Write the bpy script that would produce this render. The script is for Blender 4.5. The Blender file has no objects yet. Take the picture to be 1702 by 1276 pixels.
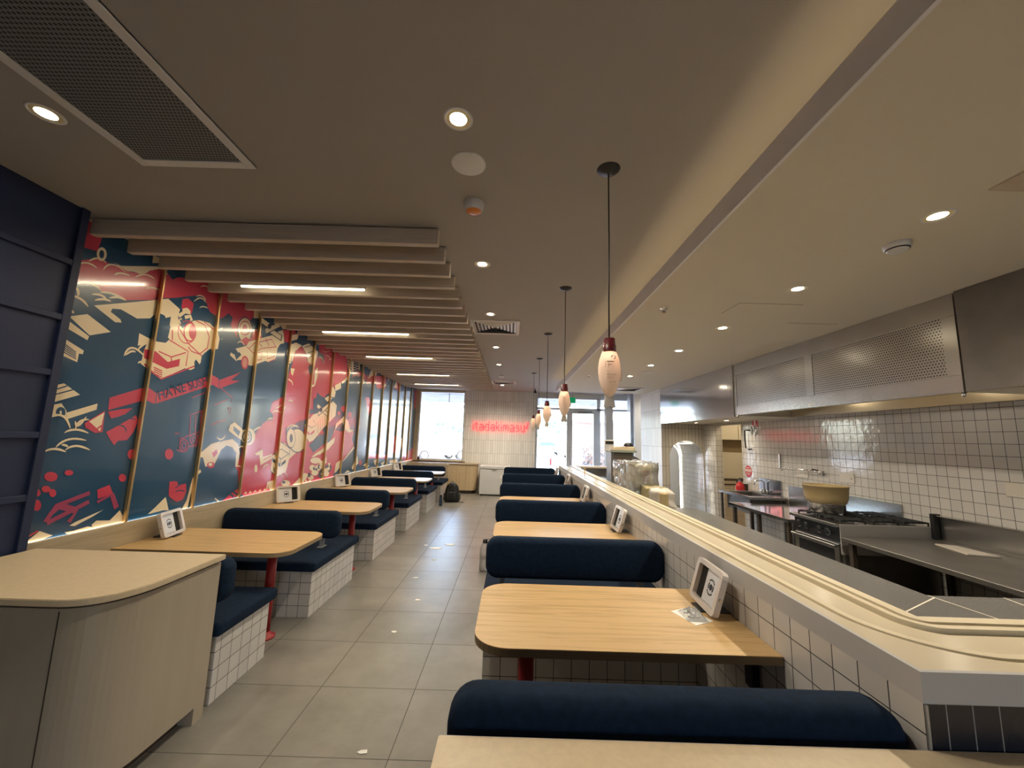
import bpy, bmesh, math, random
from mathutils import Vector, Matrix
S = bpy.context.scene
COL = S.collection
random.seed(7)

# ---------------------------------------------------------------- camera
CAM_H = 1.55
def cam_axes(pitch, yaw, roll):
    f = Vector((math.sin(yaw)*math.cos(pitch), math.cos(yaw)*math.cos(pitch), math.sin(pitch)))
    r = f.cross(Vector((0, 0, 1))).normalized()
    u = r.cross(f)
    c, s = math.cos(roll), math.sin(roll)
    return c*r+s*u, -s*r+c*u, f
_r, _u, _f = cam_axes(math.radians(7.87), math.radians(-0.1), math.radians(1.74))
cd = bpy.data.cameras.new('camera'); cam = bpy.data.objects.new('camera', cd); COL.objects.link(cam)
cam.matrix_world = Matrix(((_r.x, _u.x, -_f.x, 0), (_r.y, _u.y, -_f.y, 0), (_r.z, _u.z, -_f.z, CAM_H), (0, 0, 0, 1)))
cd.sensor_width = 36; cd.lens = 36*650.7/1702; cd.clip_start = .02; cd.clip_end = 500
S.camera = cam
# ---------------------------------------------------------------- light of the place
S.view_settings.view_transform = 'Standard'; S.view_settings.look = 'None'
S.view_settings.gamma = 1; S.view_settings.use_curve_mapping = False
S.view_settings.exposure = 0.36
W = bpy.data.worlds.new('world'); S.world = W; W.use_nodes = True
wn = W.node_tree.nodes; wl = W.node_tree.links; wn.clear()
wo = wn.new('ShaderNodeOutputWorld'); wb = wn.new('ShaderNodeBackground')
sky = wn.new('ShaderNodeTexSky'); sky.sky_type = 'NISHITA'; sky.sun_disc = False
sky.sun_elevation = math.radians(48); sky.sun_rotation = math.radians(120); sky.dust_density = 2.5
wb.inputs['Strength'].default_value = 3.0
wl.new(sky.outputs[0], wb.inputs[0]); wl.new(wb.outputs[0], wo.inputs[0])
sd = bpy.data.lights.new('sun', 'SUN'); sd.energy = 8; sd.angle = .02; sd.color = (1, .96, .9)
so = bpy.data.objects.new('sun', sd); COL.objects.link(so); so.rotation_euler = (math.radians(38), 0, math.radians(125))
WARM = (1, .85, .64)
def portal(name, x, y, z, sx, sz, rot):
    d = bpy.data.lights.new(name, 'AREA'); d.shape = 'RECTANGLE'; d.size = sx; d.size_y = sz; d.cycles.is_portal = True
    o = bpy.data.objects.new(name, d); COL.objects.link(o); o.location = (x, y, z); o.rotation_euler = rot
portal('window_portal', -2.04, 11.62, 1.85, 1.35, 2.0, (math.radians(-90), 0, 0))
portal('storefront_portal', 2.3, 11.62, 1.4, 3.1, 2.7, (math.radians(-90), 0, 0))
portal('rear_window_portal', 1.3, -3.42, 1.5, .9, 1.3, (math.radians(90), 0, 0))

# ---------------------------------------------------------------- tags
def tag(o, label=None, cat=None, group=None, kind=None):
    if label: o['label'] = label
    if cat: o['category'] = cat
    if group: o['group'] = group
    if kind: o['kind'] = kind
    return o
def empty(name, loc, label=None, cat=None, group=None, rz=0, kind=None):
    o = bpy.data.objects.new(name, None); COL.objects.link(o); o.location = loc; o.rotation_euler = (0, 0, rz)
    o.empty_display_size = .1
    return tag(o, label, cat, group, kind)
def copy_tree(o, parent=None):
    c = o.copy(); COL.objects.link(c)
    if parent: c.parent = parent
    for ch in list(KIDS.get(o.name, [])):
        d = copy_tree(ch, c); KIDS.setdefault(c.name, []).append(d)
    return c
KIDS = {}
ORD = 'first second third fourth fifth sixth seventh eighth ninth tenth eleventh twelfth thirteenth fourteenth fifteenth sixteenth seventeenth eighteenth nineteenth twentieth'.split()
def ordn(i):
    if i < 20: return ORD[i]
    t = {2: 'twenty', 3: 'thirty'}[(i+1)//10]
    return (t[:-1]+'ieth') if (i+1) % 10 == 0 else t+'-'+ORD[(i+1) % 10-1]

# ---------------------------------------------------------------- mesh builder
class MB:
    def __init__(s, base=(0, 0, 0)): s.bm = bmesh.new(); s.base = base; s.mi = 0
    def _new(s, fn):
        n0 = len(s.bm.verts); f0 = len(s.bm.faces)
        r = fn()
        s.bm.verts.ensure_lookup_table(); s.bm.faces.ensure_lookup_table()
        for f in s.bm.faces[f0:]: f.material_index = s.mi
        return s.bm.verts[n0:]
    def box(s, x0, x1, y0, y1, z0, z1, bev=0, seg=2):
        b = bmesh.new()
        vs = [b.verts.new((x, y, z)) for x in (x0, x1) for y in (y0, y1) for z in (z0, z1)]
        for q in ((0, 1, 3, 2), (4, 6, 7, 5), (0, 4, 5, 1), (2, 3, 7, 6), (0, 2, 6, 4), (1, 5, 7, 3)): b.faces.new([vs[i] for i in q])
        bmesh.ops.recalc_face_normals(b, faces=b.faces)
        if bev: bmesh.ops.bevel(b, geom=b.edges[:], offset=bev, segments=seg, affect='EDGES', profile=.5, clamp_overlap=True)
        s.merge(b); return s
    def merge(s, b, M=None):
        if M is not None: bmesh.ops.transform(b, matrix=M, verts=b.verts)
        m = {}
        for v in b.verts: m[v] = s.bm.verts.new(v.co)
        for f in b.faces:
            try:
                g = s.bm.faces.new([m[v] for v in f.verts]); g.smooth = f.smooth; g.material_index = s.mi
            except ValueError: pass
        b.free()
    def cyl(s, p0, p1, r0, r1=None, n=20, smooth=True, caps=True):
        r1 = r0 if r1 is None else r1
        p0, p1 = Vector(p0), Vector(p1); d = p1-p0
        q = d.to_track_quat('Z', 'Y').to_matrix()
        a, c = [], []
        for i in range(n):
            t = 2*math.pi*i/n; e = q @ Vector((math.cos(t), math.sin(t), 0))
            a.append(s.bm.verts.new(p0+e*r0)); c.append(s.bm.verts.new(p1+e*r1))
        for i in range(n):
            f = s.bm.faces.new((a[i], a[(i+1) % n], c[(i+1) % n], c[i])); f.smooth = smooth; f.material_index = s.mi
        if caps:
            f = s.bm.faces.new(a[::-1]); f.material_index = s.mi
            f = s.bm.faces.new(c); f.material_index = s.mi
        return s
    def tube(s, pts, r, n=8):
        pts = [Vector(p) for p in pts]; rings = []
        for i, p in enumerate(pts):
            d = (pts[min(i+1, len(pts)-1)]-pts[max(i-1, 0)]).normalized()
            up = Vector((0, 0, 1)) if abs(d.z) < .9 else Vector((0, 1, 0))
            a = d.cross(up).normalized(); b = a.cross(d)
            rings.append([s.bm.verts.new(p+(a*math.cos(2*math.pi*k/n)+b*math.sin(2*math.pi*k/n))*r) for k in range(n)])
        for A, B in zip(rings, rings[1:]):
            for k in range(n):
                f = s.bm.faces.new((A[k], A[(k+1) % n], B[(k+1) % n], B[k])); f.smooth = True; f.material_index = s.mi
        for R in (rings[0][::-1], rings[-1]):
            f = s.bm.faces.new(R); f.material_index = s.mi
        return s
    def lathe(s, prof, c=(0, 0, 0), n=24, sx=1, sy=1, M=None):
        """prof: (r, z) pairs, bottom to top"""
        rings = []
        b = bmesh.new()
        for r, z in prof:
            if r < 1e-6: rings.append([b.verts.new((0, 0, z))])
            else: rings.append([b.verts.new((r*sx*math.cos(2*math.pi*k/n), r*sy*math.sin(2*math.pi*k/n), z)) for k in range(n)])
        for A, B in zip(rings, rings[1:]):
            for k in range(n):
                v = [A[k % len(A)], A[(k+1) % len(A)], B[(k+1) % len(B)], B[k % len(B)]]
                v = [x for i, x in enumerate(v) if x not in v[:i]]
                if len(v) > 2:
                    f = b.faces.new(v); f.smooth = True
        bmesh.ops.translate(b, verts=b.verts, vec=c)
        s.merge(b, M); return s
    def prism(s, pts, z0, z1, M=None, bev=0, smooth=False):
        """pts: (x, y) outline extruded from z0 to z1"""
        b = bmesh.new()
        lo = [b.verts.new((x, y, z0)) for x, y in pts]; hi = [b.verts.new((x, y, z1)) for x, y in pts]
        n = len(pts)
        b.faces.new(lo[::-1]); b.faces.new(hi)
        for i in range(n):
            f = b.faces.new((lo[i], lo[(i+1) % n], hi[(i+1) % n], hi[i])); f.smooth = smooth
        bmesh.ops.recalc_face_normals(b, faces=b.faces)
        if bev: bmesh.ops.bevel(b, geom=[e for e in b.edges if abs(e.verts[0].co.z-e.verts[1].co.z) < 1e-6], offset=bev, segments=2, affect='EDGES')
        s.merge(b, M); return s
    def ball(s, c, r, sx=1, sy=1, sz=1, n=16):
        prof = [(r*math.sin(math.pi*i/n), -r*sz*math.cos(math.pi*i/n)) for i in range(n+1)]
        prof[0] = (0, prof[0][1]); prof[-1] = (0, prof[-1][1])
        return s.lathe(prof, c, n*2, sx, sy)
    def quad(s, *p):
        f = s.bm.faces.new([s.bm.verts.new(q) for q in p]); f.material_index = s.mi; return s
    def build(s, name, mats, parent=None, label=None, cat=None, group=None, kind=None):
        if s.base != (0, 0, 0): bmesh.ops.translate(s.bm, verts=s.bm.verts, vec=-Vector(s.base))
        me = bpy.data.meshes.new(name); s.bm.to_mesh(me); s.bm.free()
        o = bpy.data.objects.new(name, me); COL.objects.link(o)
        if not isinstance(mats, (list, tuple)): mats = [mats]
        for m in mats: me.materials.append(m)
        if parent is not None:
            o.parent = parent; KIDS.setdefault(parent.name, []).append(o)
        o.location = s.base
        return tag(o, label, cat, group, kind)
def rrect(x0, x1, y0, y1, r, corners=(1, 1, 1, 1), n=8):
    """outline, corners: (x0y0, x1y0, x1y1, x0y1) rounded or not"""
    out = []
    for (cx, cy, a0, px, py), on in zip(((x0+r, y0+r, 180, x0, y0), (x1-r, y0+r, 270, x1, y0), (x1-r, y1-r, 0, x1, y1), (x0+r, y1-r, 90, x0, y1)), corners):
        if on:
            for i in range(n+1):
                a = math.radians(a0+90*i/n); out.append((cx+r*math.cos(a), cy+r*math.sin(a)))
        else: out.append((px, py))
    return out
# axis swaps for prisms: local z -> world x / y
MX = Matrix(((0, 0, 1, 0), (1, 0, 0, 0), (0, 1, 0, 0), (0, 0, 0, 1)))   # (x,y,z)->(Y,Z,X)
MY = Matrix(((1, 0, 0, 0), (0, 0, 1, 0), (0, 1, 0, 0), (0, 0, 0, 1)))   # (x,y,z)->(X,Z,Y)

# ---------------------------------------------------------------- materials
def srgb(r, g, b):
    def f(v):
        v /= 255
        return v/12.92 if v <= .04045 else ((v+.055)/1.055)**2.4
    return (f(r), f(g), f(b), 1)
def mat(name, col, rough=.5, metal=0, emit=None, es=0, noise=0, nscale=8, bump=0, bscale=60, spec=.5, coat=0, stretch=None):
    m = bpy.data.materials.new(name); m.use_nodes = True
    nt = m.node_tree; N = nt.nodes; L = nt.links; p = N['Principled BSDF']
    p.inputs['Base Color'].default_value = col; p.inputs['Roughness'].default_value = rough; p.inputs['Metallic'].default_value = metal
    p.inputs['Specular IOR Level'].default_value = spec; p.inputs['Coat Weight'].default_value = coat
    if emit: p.inputs['Emission Color'].default_value = emit; p.inputs['Emission Strength'].default_value = es
    tc = N.new('ShaderNodeTexCoord'); src = tc.outputs['Object']
    if stretch:
        mp = N.new('ShaderNodeMapping'); mp.inputs['Scale'].default_value = stretch; L.new(src, mp.inputs[0]); src = mp.outputs[0]
    if noise:
        nz = N.new('ShaderNodeTexNoise'); nz.inputs['Scale'].default_value = nscale; nz.inputs['Detail'].default_value = 6; L.new(src, nz.inputs['Vector'])
        r = N.new('ShaderNodeMapRange'); r.inputs['From Min'].default_value = .3; r.inputs['From Max'].default_value = .7
        r.inputs['To Min'].default_value = 1-noise; r.inputs['To Max'].default_value = 1+noise; L.new(nz.outputs[0], r.inputs[0])
        v = N.new('ShaderNodeVectorMath'); v.operation = 'SCALE'; v.inputs[0].default_value = col[:3]; L.new(r.outputs[0], v.inputs['Scale']); L.new(v.outputs[0], p.inputs['Base Color'])
    if bump:
        nb = N.new('ShaderNodeTexNoise'); nb.inputs['Scale'].default_value = bscale; nb.inputs['Detail'].default_value = 3; L.new(src, nb.inputs['Vector'])
        b = N.new('ShaderNodeBump'); b.inputs['Strength'].default_value = bump; b.inputs['Distance'].default_value = .01; L.new(nb.outputs[0], b.inputs['Height']); L.new(b.outputs[0], p.inputs['Normal'])
    return m
def tilemat(name, col, grout, size, off, gw=.003, rough=.12, wave=.12, vary=.05, stain=0, staincol=None):
    """rectangular tiles laid on any axis-aligned face; size/off per axis, 0 size = no joints along that axis"""
    m = bpy.data.materials.new(name); m.use_nodes = True
    nt = m.node_tree; N = nt.nodes; L = nt.links; p = N['Principled BSDF']
    tc = N.new('ShaderNodeTexCoord'); sp = N.new('ShaderNodeSeparateXYZ'); L.new(tc.outputs['Object'], sp.inputs[0])
    gm = N.new('ShaderNodeNewGeometry'); sn = N.new('ShaderNodeSeparateXYZ'); L.new(gm.outputs['True Normal'], sn.inputs[0])
    def M(op, a, b=None, c=None):
        q = N.new('ShaderNodeMath'); q.operation = op
        for i, v in enumerate((a, b, c)):
            if v is None: continue
            if isinstance(v, (int, float)): q.inputs[i].default_value = v
            else: L.new(v, q.inputs[i])
        return q.outputs[0]
    lines, cells = [], []
    for i in range(3):
        if not size[i]: continue
        u = M('DIVIDE', M('SUBTRACT', sp.outputs[i], off[i]), size[i])
        fr = M('FRACT', u); d = M('ABSOLUTE', M('SUBTRACT', fr, .5))
        g = .5-gw/2/size[i]
        w = M('LESS_THAN', M('ABSOLUTE', sn.outputs[i]), .5)
        ln = M('MULTIPLY', M('GREATER_THAN', d, g), w); lines.append(ln)
        cells.append(M('MULTIPLY', M('FLOOR', u), M('MULTIPLY', w, 1+i*7.31)))
    line = lines[0]
    for l in lines[1:]: line = M('MAXIMUM', line, l)
    cell = cells[0]
    for l in cells[1:]: cell = M('ADD', cell, l)
    wn_ = N.new('ShaderNodeTexWhiteNoise'); wn_.noise_dimensions = '1D'; L.new(cell, wn_.inputs['W'])
    k = M('MULTIPLY_ADD', wn_.outputs['Value'], vary*2, 1-vary)
    if stain:
        nz = N.new('ShaderNodeTexNoise'); nz.inputs['Scale'].default_value = 2.2; nz.inputs['Detail'].default_value = 9; nz.inputs['Roughness'].default_value = .65
        L.new(tc.outputs['Object'], nz.inputs['Vector'])
        k = M('MAXIMUM', M('MULTIPLY', k, M('MULTIPLY_ADD', nz.outputs[0], stain*2, 1-stain)), .62)
    v = N.new('ShaderNodeVectorMath'); v.operation = 'SCALE'; v.inputs[0].default_value = col[:3]; L.new(k, v.inputs['Scale'])
    mx = N.new('ShaderNodeMix'); mx.data_type = 'RGBA'; L.new(line, mx.inputs[0]); L.new(v.outputs[0], mx.inputs[6]); mx.inputs[7].default_value = grout
    L.new(mx.outputs[2], p.inputs['Base Color'])
    rg = M('MULTIPLY_ADD', line, .5, rough)
    if stain:
        rg = M('ADD', rg, M('MULTIPLY', M('SUBTRACT', nz.outputs[0], .5), .2))
    L.new(rg, p.inputs['Roughness'])
    nb = N.new('ShaderNodeTexNoise'); nb.inputs['Scale'].default_value = 14; L.new(tc.outputs['Object'], nb.inputs['Vector'])
    h = M('ADD', M('MULTIPLY', nb.outputs[0], wave), M('MULTIPLY', line, -.3))
    h = M('ADD', h, M('MULTIPLY', wn_.outputs['Value'], 0))
    b = N.new('ShaderNodeBump'); b.inputs['Strength'].default_value = .6; b.inputs['Distance'].default_value = .006; L.new(h, b.inputs['Height']); L.new(b.outputs[0], p.inputs['Normal'])
    return m
def woodmat(name, a, b, rough=.4, axis='X', scale=1.0):
    m = bpy.data.materials.new(name); m.use_nodes = True
    nt = m.node_tree; N = nt.nodes; L = nt.links; p = N['Principled BSDF']
    tc = N.new('ShaderNodeTexCoord'); mp = N.new('ShaderNodeMapping')
    sc = {'X': (1.3, 24, 24), 'Y': (16, 1.2, 16), 'Z': (16, 16, 1.2)}[axis]
    mp.inputs['Scale'].default_value = [v*scale for v in sc]; L.new(tc.outputs['Object'], mp.inputs[0])
    nz = N.new('ShaderNodeTexNoise'); nz.inputs['Scale'].default_value = 1.6; nz.inputs['Detail'].default_value = 8; nz.inputs['Distortion'].default_value = .5; nz.inputs['Roughness'].default_value = .7
    L.new(mp.outputs[0], nz.inputs['Vector'])
    cr = N.new('ShaderNodeValToRGB'); cr.color_ramp.elements[0].position = .36; cr.color_ramp.elements[0].color = b; cr.color_ramp.elements[1].position = .52; cr.color_ramp.elements[1].color = a
    L.new(nz.outputs[0], cr.inputs[0]); L.new(cr.outputs[0], p.inputs['Base Color']); p.inputs['Roughness'].default_value = rough
    return m
def glassmat(name, tint=(1, 1, 1, 1), refl=.08, rough=0.0):
    m = bpy.data.materials.new(name); m.use_nodes = True
    N = m.node_tree.nodes; L = m.node_tree.links; N.clear()
    o = N.new('ShaderNodeOutputMaterial'); t = N.new('ShaderNodeBsdfTransparent'); t.inputs[0].default_value = tint
    g = N.new('ShaderNodeBsdfGlossy'); g.inputs['Roughness'].default_value = rough
    fr = N.new('ShaderNodeFresnel'); fr.inputs[0].default_value = 1.4
    ad = N.new('ShaderNodeMath'); ad.operation = 'ADD'; ad.use_clamp = True; ad.inputs[1].default_value = refl; L.new(fr.outputs[0], ad.inputs[0])
    mx = N.new('ShaderNodeMixShader'); L.new(ad.outputs[0], mx.inputs[0]); L.new(t.outputs[0], mx.inputs[1]); L.new(g.outputs[0], mx.inputs[2]); L.new(mx.outputs[0], o.inputs[0])
    return m
def perfmat(name, col, metal, rough, pitch, hole, axes, holecol=(.01, .01, .012, 1)):
    m = mat(name, col, rough, metal); N = m.node_tree.nodes; L = m.node_tree.links; p = N['Principled BSDF']
    tc = N.new('ShaderNodeTexCoord'); sp = N.new('ShaderNodeSeparateXYZ'); L.new(tc.outputs['Object'], sp.inputs[0])
    def M(op, a, b=None):
        q = N.new('ShaderNodeMath'); q.operation = op
        for i, v in enumerate((a, b)):
            if v is None: continue
            if isinstance(v, (int, float)): q.inputs[i].default_value = v
            else: L.new(v, q.inputs[i])
        return q.outputs[0]
    u, v = sp.outputs[axes[0]], sp.outputs[axes[1]]
    row = M('FLOOR', M('DIVIDE', v, pitch)); sh = M('MULTIPLY', M('MODULO', row, 2), .5)
    fu = M('SUBTRACT', M('FRACT', M('ADD', M('DIVIDE', u, pitch), sh)), .5); fv = M('SUBTRACT', M('FRACT', M('DIVIDE', v, pitch)), .5)
    d = M('SQRT', M('ADD', M('MULTIPLY', fu, fu), M('MULTIPLY', fv, fv)))
    h = M('LESS_THAN', d, hole)
    mx = N.new('ShaderNodeMix'); mx.data_type = 'RGBA'; L.new(h, mx.inputs[0]); mx.inputs[6].default_value = col; mx.inputs[7].default_value = holecol
    L.new(mx.outputs[2], p.inputs['Base Color'])
    if metal: L.new(M('MULTIPLY', M('SUBTRACT', 1, h), metal), p.inputs['Metallic'])
    return m
M_ = {}
TS = .0935
M_['tile_bench'] = tilemat('white gloss square tile', (.60, .58, .55, 1), (.03, .03, .032, 1), (TS, TS, .0925), (0, 0, 0), .0035)
M_['tile_low_wall'] = tilemat('white gloss square tile on the low wall', (.60, .58, .56, 1), (.03, .03, .032, 1), (TS, .0925, TS), (1.02, 1.507, .873), .0035)
M_['tile_navy'] = tilemat('navy upright tile', (.015, .018, .03, 1), (.25, .25, .24, 1), (.0645, .0645, .2), (1.075, 1.4, .942), .003, .25, .05, .1)
M_['tile_kitchen'] = tilemat('white gloss kitchen tile', (.60, .58, .55, 1), (.045, .042, .04, 1), (.0883, .0883, .0975), (0.02, .03, .06), .004, .07, .5)
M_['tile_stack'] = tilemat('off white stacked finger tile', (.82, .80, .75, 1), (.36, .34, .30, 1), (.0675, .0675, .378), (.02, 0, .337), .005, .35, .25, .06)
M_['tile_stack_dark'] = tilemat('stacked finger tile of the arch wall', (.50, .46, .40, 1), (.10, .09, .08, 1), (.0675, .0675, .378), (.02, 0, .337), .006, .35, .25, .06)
M_['floor'] = tilemat('grey stone floor tile', (.228, .212, .185, 1), (.10, .092, .078, 1), (.575, .533, 0), (-.545, 2.116, 0), .005, .34, .1, .07, .62)
M_['ceiling_taupe'] = mat('taupe painted plaster', (.39, .365, .335, 1), .85, bump=.03, bscale=250)
M_['ceiling_cream'] = mat('warm white painted plaster', (.68, .63, .53, 1), .8, bump=.03, bscale=250)
M_['white_paint'] = mat('white paint', (.72, .71, .69, 1), .5)
M_['lip'] = mat('white painted bulkhead', (.80, .80, .83, 1), .6)
M_['navy_panel'] = mat('navy painted panel', (.011, .021, .068, 1), .55, bump=.05, bscale=200)
M_['fabric'] = mat('navy wool upholstery', (.0075, .018, .040, 1), .95, noise=.25, nscale=40, bump=.25, bscale=500, spec=.2)
M_['piping'] = mat('dark piping', (.006, .012, .028, 1), .9)
M_['wood'] = woodmat('light oak laminate', (.60, .405, .19, 1), (.44, .28, .115, 1), .38, 'X', 1.0)
M_['ply_edge'] = mat('brown table edge', (.30, .215, .12, 1), .6)
M_['wainscot'] = woodmat('pale timber panel', (.52, .42, .28, 1), (.42, .33, .21, 1), .55, 'Y', .5)
M_['slat'] = woodmat('beige timber slat', (.56, .47, .37, 1), (.48, .40, .31, 1), .6, 'X', .6)
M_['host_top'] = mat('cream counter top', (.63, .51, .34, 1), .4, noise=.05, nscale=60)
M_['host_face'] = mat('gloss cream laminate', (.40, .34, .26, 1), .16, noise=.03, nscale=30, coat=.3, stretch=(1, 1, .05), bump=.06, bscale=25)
M_['brass'] = mat('brass', (.62, .42, .20, 1), .35, .9)
M_['red'] = mat('red powder coat', (.32, .015, .015, 1), .45)
M_['dark_red'] = mat('oxblood plastic', (.10, .006, .010, 1), .4)
M_['black'] = mat('black plastic', (.012, .012, .014, 1), .4)
M_['black_iron'] = mat('black cast iron', (.012, .012, .012, 1), .6)
M_['steel'] = mat('brushed stainless steel', (.52, .51, .50, 1), .26, 1, noise=.05, nscale=3, bump=.05, bscale=6)
M_['steel_mirror'] = mat('polished stainless steel', (.62, .63, .66, 1), .12, 1, bump=.12, bscale=4)
M_['steel_dull'] = mat('dull stainless steel', (.22, .21, .195, 1), .36, .75, noise=.12, nscale=5)
M_['brown_steel'] = mat('dark tube leg', (.09, .07, .055, 1), .5, .5)
M_['aluminium'] = mat('grey aluminium', (.42, .43, .44, 1), .4, .6)
M_['chrome'] = mat('chrome', (.8, .8, .8, 1), .1, 1)
M_['granite'] = mat('grey speckled worktop', (.13, .128, .125, 1), .22, noise=.2, nscale=260)
M_['joint'] = mat('pale filler joint', (.75, .70, .60, 1), .5)
M_['track'] = mat('cream conveyor top', (.66, .58, .43, 1), .2)
M_['frame_pale'] = mat('pale window frame', (.74, .76, .78, 1), .4)
M_['track_rail'] = mat('cream conveyor rail', (.72, .63, .46, 1), .35)
M_['track_gap'] = mat('grey conveyor groove', (.20, .185, .16, 1), .5)
M_['offwhite'] = mat('off white plastic', (.62, .57, .50, 1), .4)
M_['tablet_frame'] = mat('pale rose plastic frame', (.62, .56, .52, 1), .35)
M_['tablet_plate'] = mat('white back plate', (.62, .63, .66, 1), .4)
M_['paper'] = mat('white paper', (.85, .84, .80, 1), .7)
M_['grille'] = perfmat('perforated grey grille', (.17, .18, .19, 1), 0, .6, .0165, .3, (0, 1))
M_['perf_steel'] = perfmat('perforated stainless sheet', (.50, .49, .48, 1), 1, .25, .021, .24, (1, 2))
M_['glass'] = glassmat('window glass')
M_['plastic'] = glassmat('clear plastic film', (.93, .94, .97, 1), .10, .15)
def filmmat(name, white=.16):
    m = glassmat(name, (.95, .96, .98, 1), .12, .18); N = m.node_tree.nodes; L = m.node_tree.links
    mx = [n for n in N if n.type == 'MIX_SHADER'][0]; out = [n for n in N if n.type == 'OUTPUT_MATERIAL'][0]
    d = N.new('ShaderNodeBsdfDiffuse'); d.inputs[0].default_value = (.85, .86, .88, 1); m2 = N.new('ShaderNodeMixShader'); m2.inputs[0].default_value = white
    L.new(mx.outputs[0], m2.inputs[1]); L.new(d.outputs[0], m2.inputs[2]); L.new(m2.outputs[0], out.inputs[0]); return m
M_['plastic'] = filmmat('clear plastic film')
M_['led_warm'] = mat('warm strip light', (1, .9, .7, 1), .5, emit=(1, .80, .52, 1), es=4.8)
M_['led_cool'] = mat('cool white strip light', (1, 1, 1, 1), .5, emit=(1, .93, .78, 1), es=7)
M_['led_line'] = mat('linear lamp diffuser', (1, .95, .85, 1), .5, emit=(1, .88, .62, 1), es=9)
M_['bulb'] = mat('downlight bulb', (1, .95, .85, 1), .5, emit=(1, .85, .58, 1), es=40)
M_['reflector'] = mat('pale gold reflector', (.85, .75, .45, 1), .3)
M_['neon'] = mat('red neon tube', (1, .1, .1, 1), .4, emit=(1, .018, .03, 1), es=3.2)
M_['white_gloss'] = mat('white enamel', (.66, .66, .65, 1), .3)
M_['dark_hole'] = mat('dark recess', (.01, .01, .01, 1), .9)
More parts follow.
